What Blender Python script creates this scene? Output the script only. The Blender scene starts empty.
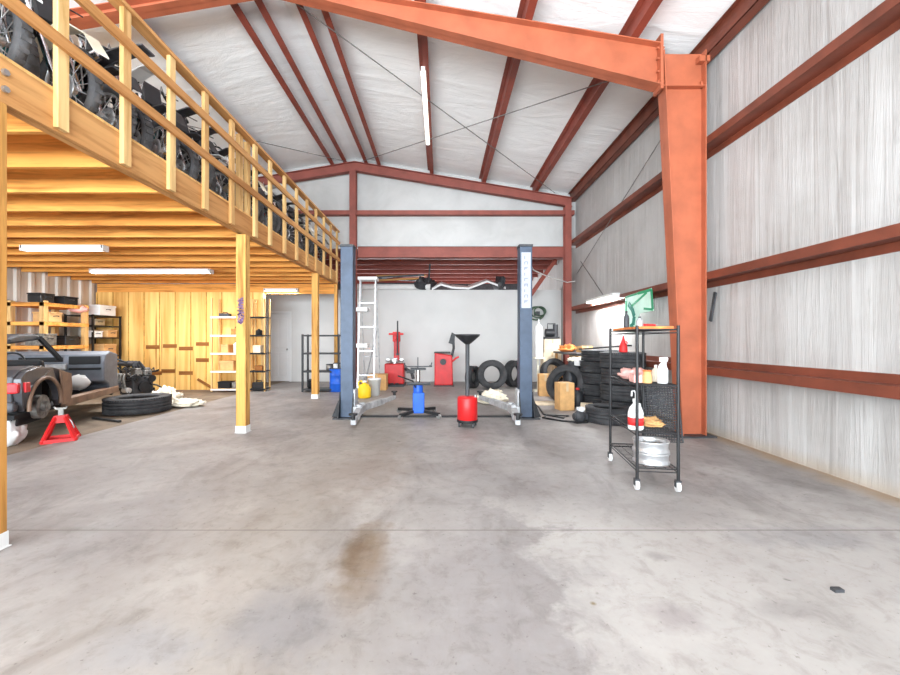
import bpy, math, random
from mathutils import Matrix, Vector
random.seed(7)
C = bpy.context.scene.collection
PI = math.pi
R = math.radians

# ------------------------------------------------------------------ helpers
class MB:
    """collects shapes, then links them as ONE mesh object"""
    def __init__(s):
        s.v, s.f, s.s = [], [], []
    def add(s, vs, fs, smooth=False, M=None):
        b = len(s.v)
        for p in vs:
            p = Vector(p)
            s.v.append(M @ p if M else p)
        for f in fs:
            s.f.append([b + i for i in f]); s.s.append(smooth)
        return s
    def b2(s, x0, x1, y0, y1, z0, z1, M=None):
        vs = [(x0,y0,z0),(x1,y0,z0),(x1,y1,z0),(x0,y1,z0),(x0,y0,z1),(x1,y0,z1),(x1,y1,z1),(x0,y1,z1)]
        return s.add(vs, [(0,3,2,1),(4,5,6,7),(0,1,5,4),(1,2,6,5),(2,3,7,6),(3,0,4,7)], False, M)
    def box(s, c, d, M=None):
        return s.b2(c[0]-d[0]/2, c[0]+d[0]/2, c[1]-d[1]/2, c[1]+d[1]/2, c[2]-d[2]/2, c[2]+d[2]/2, M)
    def bar(s, p0, p1, w, h, up=(0,0,1)):
        """box beam from p0 to p1, w across, h along up"""
        p0, p1 = Vector(p0), Vector(p1)
        d = (p1-p0); L = d.length; d.normalize()
        u = Vector(up)
        if abs(d.dot(u)) > .98: u = Vector((0,1,0))
        sx = d.cross(u).normalized(); u = sx.cross(d).normalized()
        M = Matrix((( sx.x,d.x,u.x,p0.x),(sx.y,d.y,u.y,p0.y),(sx.z,d.z,u.z,p0.z),(0,0,0,1)))
        return s.b2(-w/2, w/2, 0, L, -h/2, h/2, M)
    def cyl(s, p0, p1, r0, r1=None, n=14, cap=True):
        r1 = r0 if r1 is None else r1
        p0, p1 = Vector(p0), Vector(p1)
        q = (p1-p0).to_track_quat('Z','Y')
        vs, fs = [], []
        for p, r in ((p0,r0),(p1,r1)):
            for i in range(n):
                a = 2*PI*i/n
                vs.append(p + q @ Vector((r*math.cos(a), r*math.sin(a), 0)))
        for i in range(n):
            j = (i+1) % n
            fs.append((i, j, n+j, n+i))
        s.add(vs, fs, True)
        if cap:
            s.add(vs[:n], [tuple(reversed(range(n)))]); s.add(vs[n:], [tuple(range(n))])
        return s
    def tube(s, pts, r, n=8, closed=False):
        pts = [Vector(p) for p in pts]; m = len(pts)
        vs, fs = [], []
        prev = None
        for i, p in enumerate(pts):
            a = pts[(i-1) % m] if (closed or i > 0) else p
            b = pts[(i+1) % m] if (closed or i < m-1) else p
            t = (b-a).normalized()
            if prev is None:
                ref = Vector((0,0,1)) if abs(t.z) < .9 else Vector((1,0,0))
                x = t.cross(ref).normalized()
            else:
                x = (prev - t*prev.dot(t)).normalized()
            prev = x; y = t.cross(x)
            rr = r[i] if isinstance(r, (list, tuple)) else r
            for k in range(n):
                an = 2*PI*k/n
                vs.append(p + x*rr*math.cos(an) + y*rr*math.sin(an))
        for i in range(m if closed else m-1):
            i2 = (i+1) % m
            for k in range(n):
                k2 = (k+1) % n
                fs.append((i*n+k, i*n+k2, i2*n+k2, i2*n+k))
        s.add(vs, fs, True)
        if not closed:
            s.add(vs[:n], [tuple(reversed(range(n)))]); s.add(vs[-n:], [tuple(range(n))])
        return s
    def lathe(s, prof, n=24, M=None, closed=False, smooth=True, squash=1.0):
        m = len(prof); vs, fs = [], []
        for i in range(n):
            a = 2*PI*i/n
            for (r, z) in prof:
                vs.append((r*math.cos(a), r*math.sin(a)*squash, z))
        for i in range(n):
            i2 = (i+1) % n
            for k in range(m if closed else m-1):
                k2 = (k+1) % m
                fs.append((i*m+k, i2*m+k, i2*m+k2, i*m+k2))
        s.add(vs, fs, smooth, M)
        if not closed:
            if prof[0][0] > 1e-5: s.add([vs[i*m] for i in range(n)], [tuple(reversed(range(n)))], False, M)
            if prof[-1][0] > 1e-5: s.add([vs[i*m+m-1] for i in range(n)], [tuple(range(n))], False, M)
        return s
    def prism(s, poly, plane, a, b, M=None):
        """poly: 2d outline in plane 'xz' (extruded along y), 'yz' (along x) or 'xy' (along z)"""
        def p3(p, t):
            return {'xz': (p[0], t, p[1]), 'yz': (t, p[0], p[1]), 'xy': (p[0], p[1], t)}[plane]
        n = len(poly)
        vs = [p3(p, a) for p in poly] + [p3(p, b) for p in poly]
        fs = [tuple(reversed(range(n))), tuple(range(n, 2*n))] + [(i, (i+1) % n, n+(i+1) % n, n+i) for i in range(n)]
        return s.add(vs, fs, False, M)
    def ball(s, c, r, n=14, M=None, jit=0.0, seed=1):
        rnd = random.Random(seed)
        rx, ry, rz = (r, r, r) if not isinstance(r, (tuple, list)) else r
        m = max(4, n//2); vs, fs = [], []
        for i in range(m+1):
            th = PI*i/m
            for k in range(n):
                a = 2*PI*k/n
                j = 1 + jit*(rnd.random()*2-1)
                vs.append((c[0]+rx*j*math.sin(th)*math.cos(a), c[1]+ry*j*math.sin(th)*math.sin(a), c[2]+rz*j*math.cos(th)))
        for i in range(m):
            for k in range(n):
                fs.append((i*n+k, (i+1)*n+k, (i+1)*n+(k+1) % n, i*n+(k+1) % n))
        return s.add(vs, fs, True, M)
    def build(s, name, m, parent=None, bevel=0.0, sub=0):
        me = bpy.data.meshes.new(name)
        me.from_pydata([tuple(v) for v in s.v], [], s.f)
        me.polygons.foreach_set('use_smooth', s.s)
        me.update()
        import bmesh
        bm = bmesh.new(); bm.from_mesh(me)
        bmesh.ops.recalc_face_normals(bm, faces=bm.faces)
        bm.to_mesh(me); bm.free()
        if m: me.materials.append(m)
        o = bpy.data.objects.new(name, me); C.objects.link(o)
        if parent: o.parent = parent
        if bevel:
            b = o.modifiers.new('edge', 'BEVEL'); b.width = bevel; b.segments = 2; b.limit_method = 'ANGLE'; b.angle_limit = R(50)
        if sub:
            q = o.modifiers.new('smooth', 'SUBSURF'); q.levels = sub; q.render_levels = sub
        return o

def thing(name, label, cat, loc=(0,0,0), rz=0.0, group=None, kind=None):
    o = bpy.data.objects.new(name, None); C.objects.link(o)
    o.empty_display_size = .1
    o.location = loc; o.rotation_euler = (0,0,rz)
    return tag(o, label, cat, group, kind)
def tag(o, label, cat, group=None, kind=None):
    o['label'] = label; o['category'] = cat
    if group: o['group'] = group
    if kind: o['kind'] = kind
    return o
def solo(mb, name, m, label, cat, loc=(0,0,0), rz=0.0, group=None, kind=None, bevel=0.0, sub=0, rot=None):
    o = mb.build(name, m, None, bevel, sub)
    o.location = loc; o.rotation_euler = rot if rot else (0,0,rz)
    return tag(o, label, cat, group, kind)
def struct(mb, name, m, label, cat='building part', bevel=0.0):
    return tag(mb.build(name, m, None, bevel), label, cat, None, 'structure')
def copy_tree(o, parent=None):
    c = o.copy(); C.objects.link(c)
    if parent: c.parent = parent
    for ch in list(o.children): copy_tree(ch, c)
    return c
def ordinal(i):
    return ['first','second','third','fourth','fifth','sixth','seventh','eighth','ninth','tenth','eleventh','twelfth','thirteenth','fourteenth','fifteenth','sixteenth','seventeenth','eighteenth','nineteenth','twentieth','twenty-first','twenty-second','twenty-third','twenty-fourth','twenty-fifth','twenty-sixth','twenty-seventh','twenty-eighth','twenty-ninth','thirtieth'][i]

# ------------------------------------------------------------------ materials
def lin(c):
    return tuple(((x/255)/12.92 if x/255 <= .04045 else ((x/255+.055)/1.055)**2.4) for x in c) + (1.0,)
def newmat(name):
    m = bpy.data.materials.new(name); m.use_nodes = True
    nt = m.node_tree; return m, nt, nt.nodes['Principled BSDF']
def N(nt, typ, **kw):
    n = nt.nodes.new(typ)
    for k, v in kw.items(): setattr(n, k, v)
    return n
def coords(nt, scale=(1,1,1), kind='Object'):
    tc = N(nt, 'ShaderNodeTexCoord'); mp = N(nt, 'ShaderNodeMapping')
    mp.inputs['Scale'].default_value = scale
    nt.links.new(tc.outputs[kind], mp.inputs['Vector']); return mp.outputs['Vector']
def noise(nt, vec, scale, detail=4, rough=.55, dist=0.0):
    n = N(nt, 'ShaderNodeTexNoise')
    n.inputs['Scale'].default_value = scale; n.inputs['Detail'].default_value = detail
    n.inputs['Roughness'].default_value = rough; n.inputs['Distortion'].default_value = dist
    nt.links.new(vec, n.inputs['Vector']); return n.outputs['Fac']
def ramp(nt, fac, stops):
    r = N(nt, 'ShaderNodeValToRGB')
    e = r.color_ramp.elements
    while len(e) < len(stops): e.new(.5)
    for i, (p, c) in enumerate(stops):
        e[i].position = p; e[i].color = c if len(c) == 4 else lin(c)
    nt.links.new(fac, r.inputs['Fac']); return r.outputs['Color']
def mixc(nt, fac, a, b, mode='MIX'):
    n = N(nt, 'ShaderNodeMix', data_type='RGBA', blend_type=mode)
    for sock, val in ((n.inputs['Factor'], fac), (n.inputs[6], a), (n.inputs[7], b)):
        if isinstance(val, bpy.types.NodeSocket): nt.links.new(val, sock)
        else: sock.default_value = val
    return n.outputs[2]
def math_(nt, op, a, b=0.0, c=0.0, clamp=False):
    n = N(nt, 'ShaderNodeMath', operation=op); n.use_clamp = clamp
    for i, v in enumerate((a, b, c)):
        if isinstance(v, bpy.types.NodeSocket): nt.links.new(v, n.inputs[i])
        else: n.inputs[i].default_value = v
    return n.outputs[0]
def bump(nt, bs, fac, strength=.3, dist=.02):
    b = N(nt, 'ShaderNodeBump'); b.inputs['Strength'].default_value = strength; b.inputs['Distance'].default_value = dist
    nt.links.new(fac, b.inputs['Height']); nt.links.new(b.outputs['Normal'], bs.inputs['Normal'])
def plain(name, c, rough=.6, metal=0.0, var=.12, scale=6.0, bmp=0.0, spec=.4):
    m, nt, bs = newmat(name)
    v = coords(nt); f = noise(nt, v, scale, 5)
    a = tuple(max(0, x*(1-var)) for x in c); b = tuple(min(255, x*(1+var)) for x in c)
    nt.links.new(ramp(nt, f, [(.3, a), (.7, b)]), bs.inputs['Base Color'])
    bs.inputs['Roughness'].default_value = rough; bs.inputs['Metallic'].default_value = metal
    bs.inputs['Specular IOR Level'].default_value = spec
    if bmp: bump(nt, bs, noise(nt, v, scale*6, 3), bmp, .01)
    return m
def wood(name, c, axis, dark=.78, fine=14.0):
    m, nt, bs = newmat(name)
    s = [1.0,1.0,1.0]; s['xyz'.index(axis)] = .07
    v = coords(nt, tuple(s)); f = noise(nt, v, fine, 6, .6, .6)
    v2 = coords(nt, tuple(s)); f2 = noise(nt, v2, 2.2, 3, .5, 1.2)
    d = tuple(x*dark*k for x, k in zip(c, (1,.93,.82)))
    l = tuple(min(255, x*1.05) for x in c)
    base = ramp(nt, f, [(.32, d), (.52, c), (.75, l)])
    blotch = ramp(nt, f2, [(.35, (205,170,130)), (.6, (255,255,255))])
    v3 = coords(nt, tuple(x*(1 if x < .5 else 3) for x in s)); kn = noise(nt, v3, 2.6, 1)
    knots = ramp(nt, kn, [(.22, (150,95,45)), (.27, (255,255,255))])
    col = mixc(nt, .55, base, mixc(nt, 1.0, base, blotch, 'MULTIPLY'))
    col = mixc(nt, .8, col, mixc(nt, 1.0, col, knots, 'MULTIPLY'))
    nt.links.new(col, bs.inputs['Base Color'])
    bs.inputs['Roughness'].default_value = .72; bs.inputs['Specular IOR Level'].default_value = .25
    bump(nt, bs, f, .15, .006)
    return m
def emit(name, c, k):
    m, nt, bs = newmat(name)
    bs.inputs['Base Color'].default_value = lin(c)
    bs.inputs['Emission Color'].default_value = lin(c); bs.inputs['Emission Strength'].default_value = k
    return m

def floor_mat():
    m, nt, bs = newmat('stained_concrete')
    v = coords(nt)
    sep = N(nt, 'ShaderNodeSeparateXYZ'); nt.links.new(v, sep.inputs[0]); X, Y = sep.outputs[0], sep.outputs[1]
    big = noise(nt, v, .55, 6, .62, .4)
    col = ramp(nt, big, [(.36, (134,129,128)), (.47, (146,142,140)), (.56, (158,154,152)), (.66, (172,168,165))])
    smear = noise(nt, coords(nt, (1.0, .45, 1)), 1.6, 7, .68, .8)
    col = mixc(nt, .55, col, mixc(nt, 1.0, col, ramp(nt, smear, [(.36, (170,163,160)), (.46, (226,222,220)), (.62, (255,254,252))]), 'MULTIPLY'))
    # peeled pale coat in the foreground, its ragged edge
    edge = math_(nt, 'ADD', math_(nt, 'SUBTRACT', X, .55), math_(nt, 'MULTIPLY', math_(nt, 'SUBTRACT', noise(nt, v, 1.7, 6, .65), .5), 2.6))
    pale = math_(nt, 'MULTIPLY', math_(nt, 'MULTIPLY', edge, 6.0, 0, True), math_(nt, 'MULTIPLY', math_(nt, 'SUBTRACT', 3.6, Y), 1.2, 0, True))
    col = mixc(nt, math_(nt, 'MULTIPLY', pale, .55), col, lin((184,180,175)))
    # tan wash left of the lift bay
    tan = noise(nt, v, .8, 4)
    tx = math_(nt, 'SUBTRACT', 1.0, math_(nt, 'ABSOLUTE', math_(nt, 'MULTIPLY', math_(nt, 'ADD', X, 1.1), .75)), 0, True)
    col = mixc(nt, math_(nt, 'MULTIPLY', math_(nt, 'MULTIPLY', tx, tan), .55, 0, True), col, lin((162,148,128)))
    # oil drip stain: an elongated brown mark beginning at the joint
    def blot(cx, cy, rx, ry, c, k, amp=.8, sc=5.0):
        nonlocal col
        dx = math_(nt, 'DIVIDE', math_(nt, 'SUBTRACT', X, cx), rx); dy = math_(nt, 'DIVIDE', math_(nt, 'SUBTRACT', Y, cy), ry)
        d = math_(nt, 'SQRT', math_(nt, 'ADD', math_(nt, 'MULTIPLY', dx, dx), math_(nt, 'MULTIPLY', dy, dy)))
        d = math_(nt, 'ADD', d, math_(nt, 'MULTIPLY', math_(nt, 'SUBTRACT', noise(nt, v, sc, 5, .65), .5), amp*2))
        f = math_(nt, 'MULTIPLY', math_(nt, 'SUBTRACT', 1.0, d), 1.5, 0, True)
        col = mixc(nt, math_(nt, 'MULTIPLY', f, k), col, lin(c))
    blot(-.47, 2.45, .2, .6, (112,88,58), .62, .75)
    blot(-.55, 2.6, .11, .36, (86,62,36), .55, .7, 9)
    blot(-.75, 4.2, .55, 1.1, (134,121,112), .6)
    blot(-.9, 5.6, .7, .9, (126,118,110), .45)
    blot(.25, 2.3, .75, .6, (132,126,125), .6)
    blot(.2, 1.75, .7, .4, (134,128,127), .5)
    blot(1.9, 3.1, .6, .3, (136,131,128), .45)
    blot(-2.3, 1.9, .5, .12, (128,124,121), .45)
    blot(-.75, 1.9, .38, .32, (126,123,124), .65)
    blot(-1.3, 1.75, .3, .2, (142,140,141), .6)
    blot(2.55, 2.75, .7, .22, (134,132,133), .6)
    blot(.78, 2.05, .02, .02, (120,105,75), .9, .3, 20)
    blot(1.35, 2.5, .12, .09, (126,123,120), .6)
    blot(1.75, 2.0, .25, .1, (136,131,128), .6)
    blot(1.15, 1.95, .2, .14, (138,130,129), .6)
    blot(-2.2, 3.5, .5, .15, (136,132,130), .5)
    blot(-2.5, 2.85, .35, .09, (126,123,120), .5)
    blot(-2.75, 2.3, .3, .14, (126,120,114), .6)
    mo = noise(nt, v, 7.0, 7, .72, .5)
    col = mixc(nt, .42, col, mixc(nt, 1.0, col, ramp(nt, mo, [(.34, (196,190,185)), (.5, (250,249,248)), (.66, (255,255,255))]), 'MULTIPLY'))
    # fine speckle and drips
    sp = noise(nt, v, 26, 3, .7)
    col = mixc(nt, .5, col, mixc(nt, 1.0, col, ramp(nt, sp, [(.27, (130,122,112)), (.36, (250,249,248)), (.6, (255,255,255))]), 'MULTIPLY'))
    dr = noise(nt, coords(nt, (1, 1.6, 1)), 6.5, 2, .5)
    col = mixc(nt, .75, col, mixc(nt, 1.0, col, ramp(nt, dr, [(.20, (120,113,107)), (.235, (255,255,255))]), 'MULTIPLY'))
    # saw-cut joint across the bay
    def line(y, w=.008):
        nonlocal col
        f = math_(nt, 'LESS_THAN', math_(nt, 'ABSOLUTE', math_(nt, 'SUBTRACT', Y, y)), w)
        col = mixc(nt, math_(nt, 'MULTIPLY', f, .55), col, lin((95,88,82)))
    line(2.84); line(8.6, .012)
    # rust-brown dirt collected along the foot of the right wall
    f = math_(nt, 'MULTIPLY', math_(nt, 'SUBTRACT', math_(nt, 'ADD', X, math_(nt, 'MULTIPLY', noise(nt, v, 3.0, 6, .7), .5)), 3.86), 3.6, 0, True)
    col = mixc(nt, math_(nt, 'MULTIPLY', f, .7), col, lin((150,122,88)))
    nt.links.new(col, bs.inputs['Base Color'])
    nt.links.new(math_(nt, 'ADD', math_(nt, 'MULTIPLY', smear, .35), .38), bs.inputs['Roughness'])
    bs.inputs['Specular IOR Level'].default_value = .3
    bump(nt, bs, noise(nt, v, 40, 4), .12, .006)
    return m
def dirt_mat():
    m, nt, bs = newmat('old_brown_concrete')
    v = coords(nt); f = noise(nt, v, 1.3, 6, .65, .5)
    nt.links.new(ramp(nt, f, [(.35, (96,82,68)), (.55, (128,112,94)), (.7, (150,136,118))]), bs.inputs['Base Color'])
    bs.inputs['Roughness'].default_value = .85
    bump(nt, bs, noise(nt, v, 22, 5), .4, .015); return m
def wall_insul():
    m, nt, bs = newmat('vinyl_faced_wall_insulation')
    st = noise(nt, coords(nt, (1, 1, .05)), 5.5, 7, .68, .5)
    st2 = noise(nt, coords(nt, (1, 1, .12)), 24, 4, .6, .3)
    cl = noise(nt, coords(nt), .9, 5, .6)
    col = ramp(nt, st, [(.26, (168,165,163)), (.42, (180,178,176)), (.62, (186,184,182))])
    col = mixc(nt, .38, col, mixc(nt, 1.0, col, ramp(nt, st2, [(.26, (200,195,192)), (.40, (255,255,255))]), 'MULTIPLY'))
    col = mixc(nt, .5, col, mixc(nt, 1.0, col, ramp(nt, cl, [(.35, (214,208,203)), (.6, (255,255,255))]), 'MULTIPLY'))
    sep = N(nt, 'ShaderNodeSeparateXYZ'); nt.links.new(coords(nt), sep.inputs[0])
    low = math_(nt, 'MULTIPLY', math_(nt, 'SUBTRACT', .16, sep.outputs[2]), 6.0, 0, True)
    col = mixc(nt, math_(nt, 'MULTIPLY', low, .6), col, lin((168,148,122)))
    nt.links.new(col, bs.inputs['Base Color'])
    bs.inputs['Roughness'].default_value = .5; bs.inputs['Specular IOR Level'].default_value = .3
    fold = noise(nt, coords(nt, (1, 1, .07)), 1.7, 3, .5, .4)
    bump(nt, bs, math_(nt, 'ADD', fold, math_(nt, 'MULTIPLY', st, .35)), .45, .12); return m
def roof_insul():
    m, nt, bs = newmat('vinyl_faced_roof_insulation')
    w = noise(nt, coords(nt, (.25, 1, 1)), 3.0, 6, .6, .6)
    c = noise(nt, coords(nt), .7, 4)
    col = ramp(nt, c, [(.35, (242,242,241)), (.6, (249,249,248))])
    nt.links.new(col, bs.inputs['Base Color'])
    bs.inputs['Roughness'].default_value = .45; bs.inputs['Specular IOR Level'].default_value = .3
    bump(nt, bs, w, .55, .05); return m
def gable_insul():
    m, nt, bs = newmat('vinyl_faced_gable_insulation')
    w = noise(nt, coords(nt), 1.2, 6, .6, .6)
    nt.links.new(ramp(nt, w, [(.35, (182,181,179)), (.6, (193,192,190))]), bs.inputs['Base Color'])
    bs.inputs['Roughness'].default_value = .5; bump(nt, bs, w, .5, .04); return m
def rubber_mat():
    m, nt, bs = newmat('black_rubber')
    v = coords(nt); f = noise(nt, v, 5, 5)
    nt.links.new(ramp(nt, f, [(.35, (38,38,40)), (.65, (66,66,68))]), bs.inputs['Base Color'])
    bs.inputs['Roughness'].default_value = .75; bs.inputs['Specular IOR Level'].default_value = .35
    bump(nt, bs, noise(nt, v, 45, 2), .5, .01); return m
def corrugated_mat():
    m, nt, bs = newmat('corrugated_steel_sheet')
    f = noise(nt, coords(nt, (1, 1, .08)), 3.0, 4)
    nt.links.new(ramp(nt, f, [(.35, (196,188,178)), (.65, (226,220,210))]), bs.inputs['Base Color'])
    bs.inputs['Roughness'].default_value = .5; bs.inputs['Metallic'].default_value = .15; return m

M = {}
M['floor'] = floor_mat(); M['dirt'] = dirt_mat()
M['winsul'] = wall_insul(); M['rinsul'] = roof_insul(); M['ginsul'] = gable_insul()
M['rubber'] = rubber_mat(); M['corr'] = corrugated_mat()
M['red_steel'] = plain('red_oxide_primer', (168,92,64), .5, 0, .08, 3, .05)
M['red_girt'] = plain('brown_red_primer', (112,58,42), .5, 0, .12, 3, .05)
M['red_dark'] = plain('dark_red_oxide_primer', (132,62,48), .5, 0, .1, 3)
M['red_rear'] = plain('dusty_red_primer', (138,74,64), .6, 0, .08, 3)
M['pine'] = wood('pale_pine_upright', (224,188,130), 'z', .86)
M['pine_y'] = wood('pine_lengthwise', (204,154,98), 'y', .84)
M['pine_x'] = wood('golden_pine_joist', (238,170,88), 'x', .74)
M['ply'] = wood('golden_plywood', (246,204,126), 'z', .92, 7)
M['seam'] = plain('dark_timber_seam', (188,140,66), .8, 0, .15, 8)
M['ply_dk'] = wood('brown_block', (150,100,52), 'x', .8)
M['post'] = wood('treated_timber', (214,164,92), 'z', .72)
M['osb'] = plain('deck_board', (214,168,104), .8, 0, .15, 14)
M['white'] = plain('white_paint', (222,221,219), .6, 0, .02, 2)
M['whitewall'] = plain('white_painted_board', (206,205,203), .65, 0, .02, 1.2)
M['doorw'] = plain('white_door_paint', (226,227,228), .45, 0, .02, 1.5)
M['grayw'] = plain('grey_primer', (190,188,186), .6, 0, .05, 2)
M['black'] = plain('black_paint', (34,34,36), .45, .1, .15, 8)
M['blackplastic'] = plain('black_plastic', (44,45,48), .5, 0, .15, 8)
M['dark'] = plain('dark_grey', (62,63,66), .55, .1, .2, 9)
M['steel'] = plain('bare_steel', (168,168,168), .35, .85, .12, 8)
M['alu'] = plain('brushed_aluminium', (205,206,208), .35, .7, .08, 8)
M['chrome'] = plain('chrome', (225,225,228), .15, 1.0, .03, 4)
M['slate'] = plain('slate_blue_enamel', (66,78,96), .45, .15, .12, 5, .05)
M['armgray'] = plain('light_grey_enamel', (168,169,171), .45, .15, .16, 9)
M['red'] = plain('red_enamel', (196,30,32), .4, 0, .06, 5)
M['redl'] = plain('red_plastic', (214,44,44), .5, 0, .06, 5)
M['blue'] = plain('blue_enamel', (32,92,196), .4, 0, .08, 6)
M['yellow'] = plain('yellow_plastic', (246,200,36), .5, 0, .04, 6)
M['whitep'] = plain('white_plastic', (226,226,225), .45, 0, .02, 6)
M['card'] = plain('cardboard', (206,160,106), .85, 0, .07, 7)
M['card2'] = plain('pale_cardboard', (222,204,176), .85, 0, .07, 7)
M['orange'] = plain('orange_brown', (206,120,62), .7, 0, .2, 10)
M['cream'] = plain('cream_plastic', (226,220,200), .5, 0, .05, 6)
M['pink'] = plain('pale_red_rag', (226,172,164), .9, 0, .12, 12)
M['cloth'] = plain('off_white_cloth', (232,222,202), .95, 0, .06, 10)
M['mint'] = plain('mint_green_sheet', (206,238,222), .6, 0, .05, 4)
M['green'] = plain('green_paint', (46,160,110), .5, 0, .06, 5)
M['teal'] = plain('teal_paint', (16,122,104), .5, 0, .06, 5)
M['tealp'] = plain('teal_plastic', (40,140,140), .4, 0, .08, 5)
M['navy'] = plain('navy_plastic', (46,70,120), .45, 0, .1, 5)
M['car'] = plain('dull_charcoal_car_paint', (78,78,82), .35, .25, .12, 4)
M['carbrown'] = plain('brown_primed_fender', (128,102,84), .55, .05, .16, 5)
M['dashgrey'] = plain('grey_dash_vinyl', (92,96,104), .5, 0, .12, 6)
M['voidblack'] = plain('matt_black_trim', (22,22,24), .8, 0, .1, 8)
M['taill'] = plain('red_lens', (206,38,46), .2, 0, .05, 8, 0, .6)
M['purple'] = plain('purple_marker', (112,88,128), .8, 0, .15, 30)
M['strip'] = plain('white_decal', (168,171,178), .5, 0, .02, 6)
M['glyph'] = plain('grey_print', (112,117,130), .6, 0, .05, 6)
M['brownw'] = wood('brown_shelf_board', (196,150,96), 'x', .75)
M['beige'] = plain('beige_board', (206,178,140), .8, 0, .08, 5)
M['greendk'] = plain('dark_green_wire', (70,92,74), .6, .2, .15, 8)
M['tin'] = plain('dull_engine_alloy', (120,118,114), .5, .5, .3, 14)
M['tube'] = emit('lit_fluorescent_tube', (255,250,240), 9.0)
M['tubeoff'] = emit('dim_fluorescent_tube', (255,250,240), 1.2)
M['wire'] = plain('steel_cable', (126,123,120), .5, .5, .1, 8)

# ------------------------------------------------------------------ shell
XR, XL, YB = 3.90, -9.5, 11.6
RX, RZ, SL = -2.45, 6.42, .166          # ridge x, rafter top at the ridge, slope
def rtop(x): return RZ - SL*abs(x-RX)     # top of the rafters
def roofz(x): return rtop(x) + .2         # underside of the roof skin
Y0 = -6.0
struct(MB().b2(-5.07, XR+.1, Y0, 18.6, -.2, 0), 'floor', M['floor'], 'stained pale grey concrete slab of the workshop bay', 'floor')
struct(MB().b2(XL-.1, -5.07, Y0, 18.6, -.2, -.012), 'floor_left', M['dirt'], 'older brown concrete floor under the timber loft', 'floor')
mb = MB()
prof = [(XL-.1, roofz(XL-.1)), (RX, roofz(RX)), (XR+.1, roofz(XR+.1))]
mb.prism(prof + [(x, z+.12) for x, z in reversed(prof)], 'xz', Y0, YB+.15)
struct(mb, 'ceiling', M['rinsul'], 'white vinyl faced roof insulation above the purlins', 'ceiling')
struct(MB().b2(XR, XR+.1, Y0, 18.6, 0, roofz(XR)), 'wall_right', M['winsul'], 'streaky white insulated side wall behind the red girts', 'wall')
# corrugated left wall
mb = MB(); ys = []
y = Y0
pts = []
while y < 18.5:
    pts += [(XL, y), (XL, y+.16), (XL+.035, y+.2), (XL+.035, y+.28)]
    y += .32
poly = pts + [(XL-.1, y), (XL-.1, Y0)]
n = len(pts)
vs = [(p[0], p[1], -.012) for p in pts] + [(p[0], p[1], roofz(XL)) for p in pts]
mb.add(vs, [(i, i+1, n+i+1, n+i) for i in range(n-1)])
mb.b2(XL-.1, XL-.02, Y0, 18.6, -.012, roofz(XL))
struct(mb, 'wall_left', M['corr'], 'pale corrugated steel wall behind the shelves under the loft', 'wall')
# upper gable wall
mb = MB()
mb.prism([(XL, 4.03), (XR, 4.03), (XR, roofz(XR)), (RX, roofz(RX)), (XL, roofz(XL))], 'xz', YB, YB+.12)
struct(mb, 'wall_back', M['ginsul'], 'white insulated gable wall above the rear opening', 'wall')
# white partition of the rear room, with the door opening
YP = 13.0
dx0, dx1, dz = -5.62, -4.92, 2.22
mb = MB()
mb.b2(-9.4, dx0, YP, YP+.14, -.012, 2.98)
mb.b2(dx1, XR, YP, YP+.14, 0, 2.98)
mb.b2(dx0, dx1, YP, YP+.14, dz, 2.98)
struct(mb, 'wall_rear', M['whitewall'], 'plain white partition wall at the rear of the workshop', 'wall')
d = MB().b2(dx0, dx1, YP+.03, YP+.08, 0.01, dz).build('door_1', M['doorw'])
tag(d, 'white panelled door set in the rear partition', 'door', None, 'structure')
f = MB()
f.b2(dx0-.06, dx0, YP-.02, YP+.14, 0, dz+.06); f.b2(dx1, dx1+.06, YP-.02, YP+.14, 0, dz+.06); f.b2(dx0, dx1, YP-.02, YP+.14, dz, dz+.06)
f.build('door_frame', M['doorw'], d)
pn = MB()
for z0, z1 in ((.2, .95), (1.1, 2.05)):
    for x0 in (dx0+.08, (dx0+dx1)/2+.03):
        pn.b2(x0, x0+.24, YP+.02, YP+.035, z0, z1)
pn.build('door_panel', M['doorw'], d, .006)
hn = MB().cyl((dx1-.07, YP+.03, 1.05), (dx1-.07, YP-.03, 1.05), .012); hn.ball((dx1-.07, YP-.035, 1.05), .03, 10)
hn.build('door_handle', M['steel'], d)
# rear room and its red deck ceiling
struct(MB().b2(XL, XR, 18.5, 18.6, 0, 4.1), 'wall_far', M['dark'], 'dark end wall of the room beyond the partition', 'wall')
struct(MB().b2(XL, XR, YB+.12, 18.6, 4.06, 4.14), 'ceiling_rear', M['red_rear'], 'dusty red steel deck over the rear room', 'ceiling')
# timber wall under the loft
YW = 10.95
mb = MB(); mb.b2(XL+.05, -4.86, YW, YW+.03, -.012, 2.66)
wt = struct(mb, 'wall_wood', M['ply'], 'golden plywood stud wall under the loft', 'wall')
mb = MB()
x = XL + .1
k = 0
while x < -4.86:
    mb.b2(x-.012, x+.012, YW-.010, YW, -.012, 2.66)
    x += .425
mb.build('seam', M['seam'], wt)
MB().b2(-4.90, -4.84, YW-.06, YW+.1, -.012, 2.66).build('end_stud', M['pine'], wt)
mb = MB()
for (px, py, w) in ((153,347,14),(170,346,14),(186,348.5,14),(202.5,344,13),(202.5,360,13),(168.5,371,14),(186,373,14),(157,373,10)):
    X = (px-441)*YW/400; Z = 1.35 + (340-py)*YW/400
    mb.b2(X-w*.0135, X+w*.0135, YW-.012, YW, Z-.05, Z+.05)
mb.bar((-6.65, YW-.02, .28), (-6.25, YW-.02, .04), .03, .06)
mb.build('blocking', M['ply_dk'], wt)
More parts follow.
